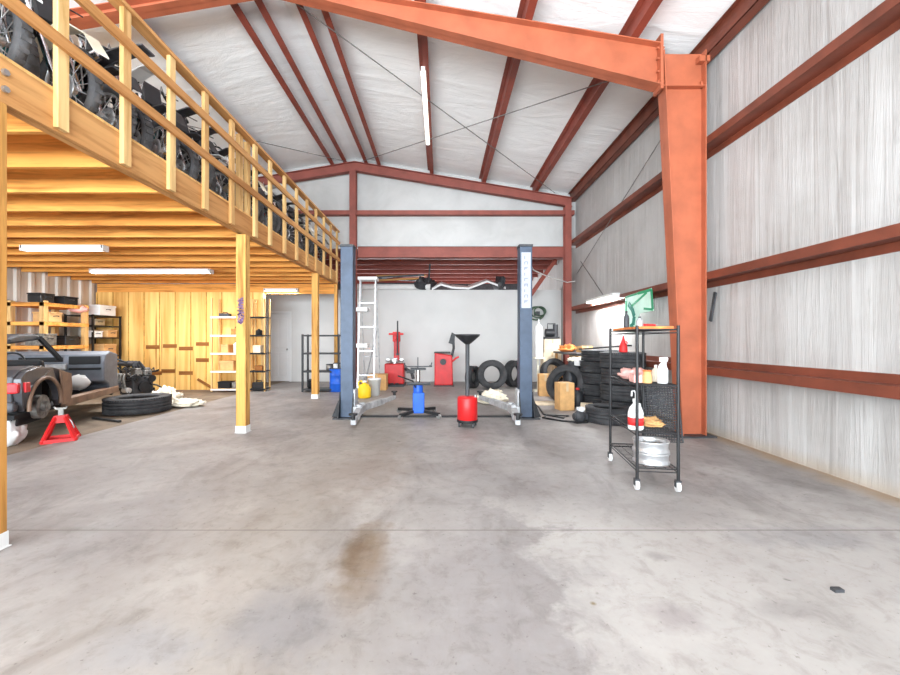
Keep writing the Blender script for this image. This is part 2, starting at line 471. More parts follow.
# front of the building, with its wide open door (behind the camera)
mb = MB()
mb.b2(XL, -8.6, Y0-.1, Y0, 0, roofz(XL)); mb.b2(3.2, XR, Y0-.1, Y0, 0, roofz(XR))
mb.prism([(XL, 4.9), (XR, 4.9), (XR, roofz(XR)), (RX, roofz(RX)), (XL, roofz(XL))], 'xz', Y0-.1, Y0)
struct(mb, 'wall_front', M['winsul'], 'insulated front wall around the open vehicle door', 'wall')

# ------------------------------------------------------------------ red steel frame
def isect_column(mb, inner0, inner1, outer, z1, yc, fw=.2, t=.014, base=True):
    """tapered I column, web in the x-z plane"""
    mb.prism([(inner0, 0.02), (outer, 0.02), (outer, z1), (inner1, z1)], 'xz', yc-.006, yc+.006)
    mb.prism([(outer-t, .02), (outer, .02), (outer, z1), (outer-t, z1)], 'xz', yc-fw/2, yc+fw/2)
    mb.prism([(inner0, .02), (inner0+t, .02), (inner1+t, z1), (inner1, z1)], 'xz', yc-fw/2, yc+fw/2)
def rafter(mb, x0, x1, zb0, zb1, yc, fw=.2, t=.014):
    zt0, zt1 = rtop(x0), rtop(x1)
    mb.prism([(x0, zb0), (x1, zb1), (x1, zt1), (x0, zt0)], 'xz', yc-.006, yc+.006)
    mb.prism([(x0, zt0-t), (x1, zt1-t), (x1, zt1), (x0, zt0)], 'xz', yc-fw/2, yc+fw/2)
    mb.prism([(x0, zb0), (x1, zb1), (x1, zb1+t), (x0, zb0+t)], 'xz', yc-fw/2, yc+fw/2)
YM = 5.67
pf = thing('portal_frame', 'big red tapered steel frame spanning the bay in front of the lift', 'steel frame', (0,0,0), 0, None, 'structure')
mb = MB(); isect_column(mb, 3.37, 3.105, 3.70, rtop(3.7), YM)
mb.b2(3.1, 3.7, YM-.09, YM+.09, 4.90, 4.914)          # stiffener
col = mb.build('column', M['red_steel'], pf)
MB().b2(3.28, 3.8, YM-.17, YM+.17, 0, .02).build('base_plate', M['dark'], col)
mb = MB(); mb.prism([(3.06, 4.86), (3.10, 4.86), (3.10, 5.62), (3.06, 5.62)], 'xz', YM-.1, YM+.1)
for z in (4.98, 5.12, 5.3, 5.45):
    for sy in (-.06, .06): mb.cyl((3.03, YM+sy, z), (3.13, YM+sy, z), .016, n=6)
mb.build('splice_plate', M['red_steel'], pf)
mb = MB(); rafter(mb, RX, 3.06, 6.29, 4.92, YM); mb.build('rafter', M['red_steel'], pf)
mb = MB(); rafter(mb, -9.4, RX, 5.10, 6.29, YM); mb.build('rafter', M['red_steel'], pf)
mb = MB(); mb.b2(3.66, 3.72, YM-.04, YM-.01, 4.9, 5.0); mb.b2(3.6, 3.75, YM-.1, YM-.02, 5.24, 5.32)
mb.build('clip', M['red_steel'], pf)

gf = thing('gable_frame', 'dusty red steel end frame against the rear gable', 'steel frame', (0,0,0), 0, None, 'structure')
YG = 11.4
mb = MB(); rafter(mb, RX, 3.72, rtop(RX)-.26, rtop(3.72)-.26, YG, .16); mb.build('rafter', M['red_rear'], gf)
mb = MB(); rafter(mb, -9.4, RX, rtop(-9.4)-.26, rtop(RX)-.26, YG, .16); mb.build('rafter', M['red_rear'], gf)
for x in (-2.50, 3.60):
    mb = MB(); z1 = rtop(x)-.25
    mb.b2(x-.09, x+.09, YG-.1, YG-.088, 0, z1); mb.b2(x-.09, x+.09, YG+.088, YG+.1, 0, z1); mb.b2(x-.006, x+.006, YG-.09, YG+.09, 0, z1)
    mb.build('column', M['red_rear'], gf)
mb = MB(); mb.b2(XL, XR-.1, YG-.02, YG+.16, 4.92, 4.94); mb.b2(XL, XR-.1, YG-.03, YG-.02, 4.92, 5.04)
struct(mb, 'gable_girt', M['red_rear'], 'red girt running level across the white rear gable', 'girt')
mb = MB(); mb.b2(-2.4, XR-.2, YB-.06, YB-.045, 3.72, 4.05); mb.b2(-2.4, XR-.2, YB-.06, YB+.1, 3.72, 3.735); mb.b2(-2.4, XR-.2, YB-.06, YB+.1, 4.035, 4.05)
struct(mb, 'header_beam', M['red_rear'], 'deep red header across the rear opening', 'beam')
for i in range(7):
    y = 12.5 + i*.88
    mb = MB(); mb.b2(-4.5, XR-.02, y, y+.012, 3.86, 4.06); mb.b2(-4.5, XR-.02, y-.06, y+.012, 3.86, 3.872)
    tag(mb.build('deck_joist', M['red_rear']), ('red deck joist over the rear room, ' + ordinal(i) + ' behind the header'), 'joist', 'red joists over the rear room', 'structure')
mb = MB(); mb.bar((3.55, 12.4, 3.84), (2.75, 12.4, 2.7), .1, .12)
struct(mb, 'diagonal_strut', M['red_dark'], 'dark red diagonal strut beside the right rear column', 'strut')

plx = [2.65, 1.17, -.31, -1.80, -2.17, -2.76, -3.12, -4.6, -6.1, -7.6]
pnames = ['nearest the right wall', 'second in from the right wall', 'holding the slim tube light', 'next right of the ridge pair', 'on the right side of the ridge',
          'on the left side of the ridge', 'next left of the ridge pair', 'above the loft railing', 'over the middle of the loft', 'over the far side of the loft']
for x, nm in zip(plx, pnames):
    z = rtop(x) + .003; s_ = -1 if x > RX else 1
    mb = MB(); tl = s_*SL
    for (ya, yb) in ((Y0+.05, YB-.02),):
        mb.b2(x-.004, x+.004, ya, yb, z, z+.195)
        mb.prism([(x, z), (x+.10, z+.10*tl), (x+.10, z+.10*tl+.01), (x, z+.008)], 'xz', ya, yb)
        mb.prism([(x-.075, z+.187-.075*tl), (x, z+.187), (x, z+.195), (x-.075, z+.195-.075*tl)], 'xz', ya, yb)
    tag(mb.build('roof_purlin', M['red_dark']), 'dark red roof purlin ' + nm, 'purlin', 'roof purlins', 'structure')
mb = MB(); z = rtop(3.7)
mb.b2(3.72, 3.728, Y0+.05, YB-.05, z-.06, z+.17); mb.b2(3.72, 3.86, Y0+.05, YB-.05, z-.06, z-.05); mb.b2(3.66, 3.73, Y0+.05, YB-.05, z+.16, z+.17)
struct(mb, 'eave_strut', M['red_girt'], 'red eave strut along the top of the right wall', 'eave strut')
for nm, h, up in (('lowest, at knee height', -.382, -1), ('middle, just above head height', .845, 1), ('upper, well above head height', 2.73, 1)):
    z = 1.35 + h
    mb = MB()
    mb.b2(3.705, XR+.01, Y0+.05, YB-.05, z-.005, z+.005)
    mb.b2(3.70, 3.71, Y0+.05, YB-.05, min(z-.005, z+up*.1), max(z+.005, z+up*.1))
    mb.b2(XR-.012, XR+.01, Y0+.05, YB-.05, min(z, z-up*.09), max(z, z-up*.09))
    tag(mb.build('wall_girt', M['red_girt']), 'red steel girt along the right wall, ' + nm, 'girt', 'girts on the right wall', 'structure')
# rod bracing
for nm, a, b in (('roof, rising to the right', (-2.2, 11.2, rtop(-2.2)-.02), (3.3, 5.9, rtop(3.3)-.02)), ('roof, falling to the right', (3.2, 11.2, rtop(3.2)-.02), (-2.2, 5.9, rtop(-2.2)-.02)),
             ('right wall, rising toward the big column', (3.8, 11.2, 3.2), (3.8, 5.9, 5.2)), ('right wall, falling toward the big column', (3.8, 10.9, 3.5), (3.8, 9.3, 2.35)),
             ('roof left of the ridge', (-2.7, 11.2, rtop(-2.7)-.02), (-8.0, 5.9, rtop(-8.0)-.02))):
    tag(MB().tube([a, b], .009, 6).build('brace_rod', M['wire']), 'thin steel brace rod across the ' + nm, 'brace rod', None, 'structure')

# ------------------------------------------------------------------ timber loft
FX = -2.84                                # outer face of the edge beam
LB, LT = 2.89, 3.18
loft = thing('timber_loft', 'golden timber storage loft on posts with a slatted guard rail', 'loft', (0,0,0))
mb = MB().b2(FX-.04, FX, 2.1, 11.02, LB, LT); mb.build('edge_beam', M['pine_y'], loft, .004)
mb = MB().b2(FX-.10, FX-.045, 2.1, 11.02, LB-.0, LT); mb.build('inner_beam', M['pine_y'], loft)
mb = MB().b2(XL+.05, FX-.0, 2.1, 11.02, LT, LT+.022); mb.build('deck', M['osb'], loft)
JY = [2.37+.605*i for i in range(15)]
for y in JY:
    MB().b2(XL+.05, FX-.10, y-.02, y+.02, LB, LT).build('joist', M['pine_x'], loft)
MB().b2(XL+.05, FX+.0, 2.06, 2.10, LB, LT+.02).build('end_beam', M['pine_x'], loft)
MB().b2(XL+.05, FX-.04, 10.99, 11.03, 2.62, LB).build('header', M['pine_x'], loft)
posts = []
for i, y in enumerate((2.55, 5.88, 9.27, 11.0)):
    w = .07 if i < 3 else .045
    p = MB().b2(FX-2*w, FX, y-w, y+w, 0, LB).build('post', M['post'], loft, .005); posts.append(p)
    if i < 3:
        b = MB(); b.b2(FX-2*w-.006, FX+.004, y-w-.005, y+w+.005, 0, .1)
        b.b2(FX-2*w-.015, FX+.015, y-w-.012, y+w+.012, 0, .006)
        for sx in (.03, .08, .12): b.cyl((FX-sx, y-w-.012, .06), (FX-sx, y-w, .06), .008, n=6)
        b.build('post_base', M['white'], p)
# purple hand lettering up the second post (stroke marks only, not readable)
g = MB(); rnd = random.Random(3)
yf = 5.88-.07-.003
for k in range(9):
    z = 1.58 + k*.042
    for q in range(6):
        x0 = FX-.12 + rnd.random()*.1; x1 = FX-.12 + rnd.random()*.1
        g.bar((x0, yf, z+rnd.random()*.05), (x1, yf, z+rnd.random()*.05), .005, .014, (0,0,1))
g.build('marking', M['purple'], posts[1])
BY = [2.97+.605*i for i in range(14)]
for i, y in enumerate(BY):
    if i == 5: continue
    MB().b2(FX, FX+.04, y-.045, y+.045, LB+.02, 4.30).build('baluster', M['pine'], loft, .003)
b = MB(); b.b2(FX-.10, FX-.04, 5.72, 5.82, LB, 4.30); b.b2(FX-.1, FX-.04, 5.95, 6.05, LB, 4.3); b.b2(FX, FX+.04, 6.02, 6.12, LB+.02, 4.30)
b.build('newel', M['pine'], loft)
MB().b2(FX-.04, FX+.0, 2.4, 2.49, LB+.02, 4.30).build('baluster', M['pine'], loft, .003)
for nm, z0, z1, x0, x1 in (('lower_rail', 3.49, 3.58, FX+.04, FX+.075), ('upper_rail', 3.94, 4.03, FX+.04, FX+.075), ('top_rail', 4.30, 4.34, FX-.06, FX+.06)):
    MB().b2(x0, x1, 2.2, 11.0, z0, z1).build(nm, M['pine_y'], loft, .003)
for z in (2.98, 3.09):
    MB().cyl((FX, 2.60, z), (FX+.02, 2.60, z), .022, n=6).build('bolt', M['steel'], loft)

# ------------------------------------------------------------------ dirt bikes on the loft
M['biketyre'] = plain('dusty_bike_tyre', (86,86,88), .8, 0, .2, 9, .3)
M['bikedark'] = plain('scuffed_black_plastic', (58,58,62), .5, 0, .3, 12)
def rim_wheel(parent, name, cx, rad, w):
    hub = MB()
    Mx = Matrix.Translation((cx, 0, rad)) @ Matrix.Rotation(PI/2, 4, 'X')
    rr = rad*.74
    hub.lathe([(rr, -.016), (rr+.012, -.02), (rr+.012, .02), (rr, .016), (rr-.01, 0)], 28, Mx, True)
    hub.cyl((cx, -.05, rad), (cx, .05, rad), .035, n=12)
    hub.lathe([(.05, .03), (.10, .03), (.10, .034), (.05, .034)], 20, Mx, True)
    for k in range(16):
        a = 2*PI*k/16; a2 = a + (.25 if k % 2 else -.25); sy = .03 if k % 2 else -.03
        hub.cyl((cx+.03*math.cos(a2), sy, rad+.03*math.sin(a2)), (cx+rr*math.cos(a), 0, rad+rr*math.sin(a)), .0035, n=4, cap=False)
    h = hub.build(name, M['alu'], parent)
    t = MB(); ro = rad
    t.lathe([(rr+.005, -.018), (rr+.03, -w*.5), (ro-.03, -w*.52), (ro-.006, -w*.36), (ro, 0), (ro-.006, w*.36), (ro-.03, w*.52), (rr+.03, w*.5), (rr+.005, .018)], 28, Mx, True)
    for k in range(28):
        a = 2*PI*k/28
        Mk = Mx @ Matrix.Rotation(a, 4, 'Z')
        t.b2(ro-.008, ro+.004, -.014, .014, -w*.34, w*.34, Mk)
    t.build('tyre', M['biketyre'], h)


def make_bike():
    r = thing('dirt_bike', 'x', 'motorcycle', (0,0,LT+.022), 0, 'dirt bikes parked along the loft rail')
    rim_wheel(r, 'front_wheel', .62, .31, .09); rim_wheel(r, 'rear_wheel', -.58, .29, .11)
    f = MB()
    f.tube([(.36,0,.98),(.30,0,.82),(.22,0,.42),(-.12,0,.34),(-.2,0,.58),(-.05,0,.82),(.33,0,.94)], .02, 8)
    for s in (-1, 1):
        f.tube([(-.02,s*.05,.82),(-.4,s*.07,.80),(-.62,s*.05,.86)], .012, 6)
        f.tube([(-.16,s*.07,.36),(-.58,s*.08,.29)], .022, 8)
        f.tube([(-.2,s*.06,.55),(-.42,s*.07,.79)], .01, 6)
    f.cyl((-.28,0,.42),(-.12,0,.74),.03,n=10)
    f.build('frame', M['dark'], r)
    e = MB()
    e.ball((.02,0,.40), (.17,.12,.12), 12); e.box((.1,0,.55),(.14,.16,.2)); e.cyl((-.06,-.14,.38),(-.06,.14,.38),.09,n=14)
    for k in range(5): e.box((.1,0,.50+k*.035),(.19,.2,.012))
    e.build('engine', M['tin'], r)
    MB().box((.2,0,.66),(.1,.3,.24)).build('radiator_shroud', M['tealp'], r, .02)
    x = MB(); x.tube([(.17,.05,.58),(.26,.12,.45),(.12,.15,.36),(-.14,.14,.5),(-.3,.13,.66)], .02, 8); x.cyl((-.28,.13,.65),(-.62,.13,.78),.045,n=12)
    x.build('exhaust', M['chrome'], r)
    t = MB(); t.ball((.16,0,.84), (.2,.11,.12), 12); t.prism([(.36,.88),(.1,.90),(.12,.62),(.3,.56),(.42,.7)], 'xz', -.14, -.11); t.prism([(.36,.88),(.1,.90),(.12,.62),(.3,.56),(.42,.7)], 'xz', .11, .14)
    t.build('fuel_tank', M['tealp'], r)
    s_ = MB(); s_.prism([(.1,.90),(.08,.84),(-.55,.84),(-.62,.90),(-.5,.925),(-.1,.89)], 'xz', -.075, .075); s_.build('seat', M['voidblack'], r, .02)
    fe = MB()
    arc = [(.62+.38*math.cos(a), .31+.38*math.sin(a)) for a in [R(q) for q in (20,45,70,95,125,150)]]
    arc = [(x_, z_+.05) for x_, z_ in arc]
    fe.prism(arc + [(x_, z_+.012) for x_, z_ in reversed(arc)], 'xz', -.06, .06)
    fe.build('front_fender', M['whitep'], r)
    re = MB(); arc = [(-.3,.8),(-.55,.84),(-.8,.88),(-.98,.86)]
    re.prism(arc + [(x_, z_+.014) for x_, z_ in reversed(arc)], 'xz', -.07, .07); re.build('rear_fender', M['whitep'], r)
    fk = MB()
    for s in (-1, 1):
        fk.cyl((.62,s*.09,.31),(.50,s*.09,.66),.026,n=10); fk.cyl((.50,s*.09,.66),(.36,s*.09,1.04),.019,n=10)
    fk.bar((.39,-.11,.95),(.39,.11,.95),.04,.03); fk.bar((.44,-.11,.82),(.44,.11,.82),.05,.03)
    fk.build('fork', M['chrome'], r)
    h = MB(); h.tube([(.22,-.36,1.10),(.30,-.2,1.13),(.36,-.1,1.06),(.36,.1,1.06),(.30,.2,1.13),(.22,.36,1.10)], .012, 8)
    h.tube([(.31,-.2,1.12),(.31,.2,1.12)], .008, 6)
    for s in (-1, 1):
        h.tube([(.22,s*.36,1.10),(.26,s*.28,1.12)], .02, 8); h.tube([(.3,s*.26,1.13),(.36,s*.38,1.1)], .006, 6)
    h.build('handlebar', M['black'], r)
    cb = MB()
    for q in range(6):
        s = 1 if q % 2 else -1
        cb.tube([(.3,s*(.1+.03*q),1.1),(.46,s*.1,.98+.02*q),(.40,s*.08,.74),(.1,s*.07,.6+.02*q)], .006, 5)
    cb.tube([(.62,.12,.36),(.6,.13,.6),(.46,.12,.9),(.34,.12,1.08)], .007, 5)
    cb.build('cable', M['steel'], r)
    pl = MB(); pl.prism([(.48,.80),(.52,.80),(.45,1.04),(.41,1.04)], 'xz', -.1, .1); pl.build('number_plate', M['whitep'], r, .01)
    return r
proto = make_bike()
cols = [('teal', M['tealp']), ('white', M['whitep']), ('black', M['black']), ('navy blue', M['navy']), ('grey', M['armgray']), ('red', M['redl'])]
fend = [('white', M['whitep']), ('black', M['bikedark']), ('cream', M['cream'])]
NB = 28
rnd = random.Random(11)
used = set()
for i in range(NB):
    o = proto if i == 0 else copy_tree(proto)
    y = 2.5 + i*.298
    rev = (i % 2 == 1)
    o.scale = (1.13, 1.0, 1.13)
    o.location = (FX-.10-(.98 if not rev else 1.02) - rnd.random()*.06, y, LT+.022)
    o.rotation_euler = (R(rnd.uniform(-7, 7)), 0, R((180 if rev else 0) + rnd.uniform(-24, -10)))
    cn, cm = cols[[0,2,2,4,2,3,2,0,2,5,4][i % 11]]; fn, fm = fend[[1,1,0,1,2,1,1,0,1,1][i % 10]]
    for ch in o.children:
        k = ch.name.split('.')[0]
        if k == 'fuel_tank': m = cm
        elif k in ('front_fender', 'rear_fender'): m = fm
        elif k == 'number_plate': m = M['whitep'] if i % 2 else M['blackplastic']
        else: continue
        ch.material_slots[0].link = 'OBJECT'; ch.material_slots[0].material = m
    o['label'] = f'{cn} tanked dirt bike with {fn} fenders, {ordinal(i)} along the loft from the front'

# ------------------------------------------------------------------ light fittings
def batten(label, c, L, rz, on=True, w=.12, power=0, col=(.93,.97,1.0)):
    t = thing('tube_light', label, 'light', c, rz)
    b = MB(); b.b2(-L/2, L/2, -w/2, w/2, -.02, .03); b.b2(-L/2-.012, -L/2+.02, -w/2, w/2, -.06, .03); b.b2(L/2-.02, L/2+.012, -w/2, w/2, -.06, .03)
    b.build('housing', M['white'], t)
    for s in (-1, 1):
        MB().cyl((-L/2+.02, s*.03, -.04), (L/2-.02, s*.03, -.04), .017, n=10).build('tube', M['tube'] if on else M['tubeoff'], t)
    if power:  # fittings with their tubes off get an added area glow as well
        l = bpy.data.lights.new('tube_glow', 'AREA'); l.shape = 'RECTANGLE'; l.size = L; l.size_y = w; l.energy = power; l.color = col
        lo = bpy.data.objects.new('tube_glow', l); C.objects.link(lo); lo.parent = t; lo.location = (0,0,-.075)
    return t
batten('lit long tube light under the loft joists', ((152-441)*8.6/400, 8.6, 2.84), 2.55, 0, True, .16, 135)
batten('unlit short tube light under the loft joists', ((64.5-441)*6.4/400, 6.4, 2.83), 1.3, 0, False, .12, 35)
batten('small tube light on the loft header by the door', (-4.35, 10.9, 2.72), .9, 0, False, .12, 25)
batten('bright tube light on the right wall girt near the tyres', (3.63, 9.05, 2.30), 1.5, R(90), True, .16, 100)
batten('slim white tube light on a roof purlin', (-.31, 8.2, rtop(-.31)-.03), 2.6, R(90), False, .07, 70)  # unlit fitting; its downward glow is added to brighten the middle of the floor
# power cable from the right lift post to the wall
tag(MB().tube([(1.55,7.0,2.7),(1.9,8.2,2.78),(2.6,9.6,2.86),(3.5,11.1,2.95),(3.75,11.2,3.0)], .012, 6).build('power_cable', M['white']), 'pale cable strung from the right lift post to the wall', 'cable')

# ------------------------------------------------------------------ two post lift
def lift_post(x, side, label, decal):
    t = thing('lift_post', label, 'vehicle lift', (x, 7.0, 0), 0, 'two post lift columns')
    b = MB()
    b.b2(-.108, .108, -.11, -.098, .02, 2.96); b.b2(-.108, -.096, -.11, .11, .02, 2.96); b.b2(.096, .108, -.11, .11, .02, 2.96)
    b.b2(-.108, -.04, .098, .11, .02, 2.96); b.b2(.04, .108, .098, .11, .02, 2.96)
    post = b.build('column', M['slate'], t, .012)
    MB().b2(-.118, .118, -.12, .12, 2.96, 3.0).build('cap', M['dark'], t)
    MB().b2(-.22, .22, -.22, .22, 0, .02).build('base_plate', M['dark'], t)
    for sx in (-.116, .116):
        MB().prism([(-.11,.02),(-.27,.02),(-.11,.46)], 'yz', sx-.008, sx+.008).build('gusset', M['black'], t)
    o = -side
    for yy in (-.1, .085):
        MB().prism([(o*.108,.02),(o*.26,.02),(o*.108,.4)], 'xz', yy, yy+.015).build('gusset', M['black'], t)
    c = MB(); i = side
    c.b2(min(i*.112, i*.15), max(i*.112, i*.15), -.12, .12, .1, .5); c.b2(min(i*.112,i*.28), max(i*.112,i*.28), -.19, .19, .08, .21)
    c.build('carriage', M['armgray'], t, .01)
    for (dx, dy) in ((i*.12, -1.15), (i*.42, 1.45)):
        a = MB()
        a.bar((i*.22, .12 if dy > 0 else -.12, .145), (i*.22+(dx)*.6, dy*.62, .145), .1, .11)
        a.bar((i*.22+dx*.5, dy*.5, .145), (i*.22+dx, dy, .145), .075, .08)
        a.cyl((i*.22, .12 if dy > 0 else -.12, .07), (i*.22, .12 if dy > 0 else -.12, .24), .05, n=14)
        arm = a.build('swing_arm', M['armgray'], t, .006)
        p = MB(); p.cyl((i*.22+dx, dy, .18), (i*.22+dx, dy, .25), .03, n=12); p.cyl((i*.22+dx, dy, .25), (i*.22+dx, dy, .275), .065, n=16)
        p.build('lift_pad', M['black'], arm)
    if decal:
        d = MB().b2(-.08, .08, -.114, -.1105, 1.90, 2.86).build('decal', M['strip'], t)
        for k in range(9):                    # stacked letter marks, too faint in the photo to read
            g = MB(); z = 2.77 - k*.095
            g.b2(-.03, -.018, -.1165, -.1142, z-.026, z+.026)
            if k % 3 != 0: g.b2(-.018, .03, -.1165, -.1142, z+.016, z+.026)
            if k % 3 != 0 and k % 2: g.b2(.02, .03, -.1165, -.1142, z-.026, z+.016)
            if k % 3 == 2: g.b2(-.018, .02, -.1165, -.1142, z-.004, z+.005)
            g.build('letter_mark', M['glyph'], d)
    return t
lift_post(-1.625, 1, 'slate blue lift post on the left, plain with no decal', False)
lift_post(1.465, -1, 'slate blue lift post on the right with a tall white decal', True)
tag(MB().b2(-1.40, 1.24, 6.97, 7.09, 0, .025).build('lift_floor_plate', M['black'], None, .006), 'flat black steel channel on the floor joining the lift posts', 'floor plate')

# ------------------------------------------------------------------ transmission jack
t = thing('transmission_jack', 'blue upright transmission jack on spread black legs between the lift posts', 'jack', (-.40, 7.0, .025), R(8))
MB().cyl((0,0,.06),(0,0,.55),.085,n=18).build('cylinder', M['blue'], t)
b = MB(); b.b2(-.1,.1,-.13,-.03,.06,.42); b.build('reservoir', M['blue'], t, .02)
MB().cyl((0,0,.5),(0,0,.8),.035,n=12).build('ram', M['chrome'], t)
p = MB(); p.cyl((-.05,-.1,.5),(-.1,-.13,.62),.012,n=8); p.cyl((-.1,-.13,.62),(-.36,-.2,.72),.012,n=8); p.build('pump_handle', M['black'], t)
for k in range(4):
    a = PI/4 + k*PI/2
    l = MB(); l.bar((.05*math.cos(a), .05*math.sin(a), .1), (.46*math.cos(a), .46*math.sin(a), .075), .06, .05)
    leg = l.build('leg', M['black'], t)
    w = MB(); c_ = (.46*math.cos(a), .46*math.sin(a)); w.cyl((c_[0]-.02*math.sin(a), c_[1]+.02*math.cos(a), .04), (c_[0]+.02*math.sin(a), c_[1]-.02*math.cos(a), .04), .04, n=12)
    w.build('caster', M['steel'], leg)
s_ = MB(); s_.box((0,0,.82),(.26,.18,.03)); s_.bar((-.24,0,.86),(.24,0,.86),.05,.02)
for sx in (-.22,.22):
    s_.bar((sx,-.1,.87),(sx,.1,.87),.03,.02); s_.cyl((sx,0,.86),(sx*1.1,0,.93),.01,n=6)
s_.cyl((.0,.05,.83),(.0,.05,1.02),.008,n=6)
s_.build('saddle', M['dark'], t)
tr = MB(); tr.b2(-.2,.2,-.14,.1,.55,.57); tr.b2(-.2,.2,-.14,-.13,.55,.6); tr.build('tool_tray', M['dark'], t)

# ------------------------------------------------------------------ oil drainer
t = thing('oil_drainer', 'red oil drain drum with a black funnel pan on a tall pipe', 'oil drainer', (.415, 6.28, 0))
MB().lathe([(0,.09),(.145,.09),(.158,.11),(.158,.44),(.145,.465),(.05,.475),(0,.475)], 28).build('drum', M['red'], t)
b = MB(); b.lathe([(.0,.07),(.165,.07),(.165,.11),(.16,.11)], 24); b.build('base_ring', M['black'], t)
for k in range(4):
    a = k*PI/2+.5; w = MB(); w.cyl((.15*math.cos(a)-.015, .15*math.sin(a), .035), (.15*math.cos(a)+.015, .15*math.sin(a), .035), .035, n=12); w.build('caster', M['dark'], t)
MB().cyl((0,0,.46),(0,0,1.32),.033,n=14).build('pipe', M['dark'], t)
MB().lathe([(.03,1.28),(.06,1.30),(.19,1.41),(.2,1.44),(.195,1.44),(.18,1.415),(.05,1.33),(0,1.33)], 28).build('funnel_pan', M['black'], t)
b = MB(); b.cyl((.12,-.06,.46),(.12,-.06,.5),.025,n=10); b.build('valve', M['steel'], t)

# ------------------------------------------------------------------ tyre changer & wheel balancer
t = thing('tyre_changer', 'red tyre changing machine with a tilt column against the white wall', 'tyre changer', (-1.37, 11.95, 0))
MB().b2(-.28,.28,-.3,.3,.06,.66).build('cabinet', M['red'], t, .03)
MB().b2(-.36,.3,-.42,.32,0,.06).build('base', M['dark'], t)
b = MB(); b.cyl((0,-.05,.66),(0,-.05,.72),.14,n=20); b.cyl((0,-.05,.72),(0,-.05,.75),.27,n=24)
for k in range(4): b.box((.2*math.cos(k*PI/2), -.05+.2*math.sin(k*PI/2), .775), (.1,.07,.05))
b.build('turntable', M['steel'], t)
MB().b2(-.06,.1,.16,.32,.66,1.42).build('column', M['red'], t, .015)
b = MB(); b.b2(-.03,.05,-.1,.3,1.36,1.45); b.b2(-.2,.24,.05,.12,1.5,1.56); b.b2(-.09,.13,.12,.3,1.3,1.6); b.build('arm', M['redl'], t, .01)
b = MB(); b.cyl((.08,-.06,.95),(.08,-.06,1.92),.022,n=10); b.box((.08,-.08,.93),(.08,.1,.06)); b.build('mount_head', M['dark'], t)
b = MB(); b.tube([(.3,.0,.5),(.5,-.1,.38),(.55,-.1,.2)],.05,10); b.box((.47,-.1,.42),(.24,.12,.1)); b.build('bead_breaker', M['dark'], t)
b = MB()
for sx in (-.2,-.05,.1): b.box((sx,-.4,.09),(.09,.12,.03))
b.build('pedal', M['black'], t)
t = thing('wheel_balancer', 'red wheel balancing machine with a raised black guard arm', 'wheel balancer', (.08, 11.9, 0))
MB().prism([(-.27,.03),(.27,.03),(.25,.9),(-.27,.98)], 'xz', -.28, .25).build('cabinet', M['red'], t, .03)
MB().b2(-.29,.29,-.3,.27,0,.03).build('plinth', M['dark'], t)
b = MB(); b.b2(-.28,.2,-.26,.22,.955,1.0); b.build('tool_tray', M['black'], t, .01)
b = MB(); b.cyl((-.02,-.36,.72),(-.02,-.25,.72),.04,n=14); b.cyl((-.02,-.37,.72),(-.02,-.36,.72),.09,n=18); b.build('shaft', M['dark'], t)
b = MB(); b.tube([(.24,.1,.85),(.3,.08,1.1),(.29,.05,1.42),(.26,0,1.5)],.04,10); b.prism([(.14,1.26),(.32,1.2),(.34,1.52),(.24,1.58)], 'xz', -.04, .02); b.build('guard_arm', M['dark'], t)
b = MB(); b.tube([(.22,-.2,.7),(.36,-.2,.82),(.44,-.2,.86)],.028,10); b.build('lever', M['redl'], t)

# ------------------------------------------------------------------ tyres
def tyre_mb(Ro, Ri, w, n=36, rib=True):
    mb = MB()
    h = w/2
    pr = [(Ri, -h*.72), (Ri+.015, -h*.86), (Ri+(Ro-Ri)*.5, -h), (Ro-.03, -h*.9), (Ro-.004, -h*.76)]
    for q in (-.45, -.05, .35):
        pr += [(Ro, h*q-h*.18), (Ro, h*q+h*.12), (Ro-.012, h*q+h*.14), (Ro-.012, h*q+h*.2)]
    pr += [(Ro, h*.62), (Ro-.004, h*.76), (Ro-.03, h*.9), (Ri+(Ro-Ri)*.5, h), (Ri+.015, h*.86), (Ri, h*.72), (Ri+.02, h*.5), (Ro-.05, h*.5), (Ro-.05, -h*.5), (Ri+.02, -h*.5)]
    mb.lathe(pr, n, None, True)
    if rib:
        for k in range(n*2):
            a = 2*PI*k/(n*2)
            for s in (-1, 1):
                Mk = Matrix.Rotation(a, 4, 'Z')
                mb.b2(Ro-.03, Ro+.002, -.012, .012, s*h*.66 if s > 0 else -h*.9, h*.9 if s > 0 else -h*.66, Mk)
    return mb
def tyre(label, loc, Ro, Ri, w, rot=(0,0,0), group=None, name='car_tyre'):
    return solo(tyre_mb(Ro, Ri, w), name, M['rubber'], label, 'tyre', loc, 0, group, rot=rot)
# against the white wall
tyre('large tyre standing on its tread in front of the white wall, hole facing the room', (1.40, 11.0, .40), .40, .235, .25, (R(86), 0, R(4)))
tyre('tyre half hidden behind the right lift post by the white wall', (2.12, 11.55, .38), .38, .23, .24, (R(90), 0, R(40)))
o = thing('spare_wheel', 'small wheel turned edge-on just left of the standing large tyre', 'wheel', (.90, 11.3, .31), R(58))
tm = tyre_mb(.31, .2, .2).build('tyre', M['rubber'], o); tm.rotation_euler = (R(90), 0, 0)
rm = MB().lathe([(.2,-.08),(.17,-.07),(.16,0),(.05,.03),(0,.03)], 20).build('rim', M['steel'], o); rm.rotation_euler = (R(90), 0, 0)
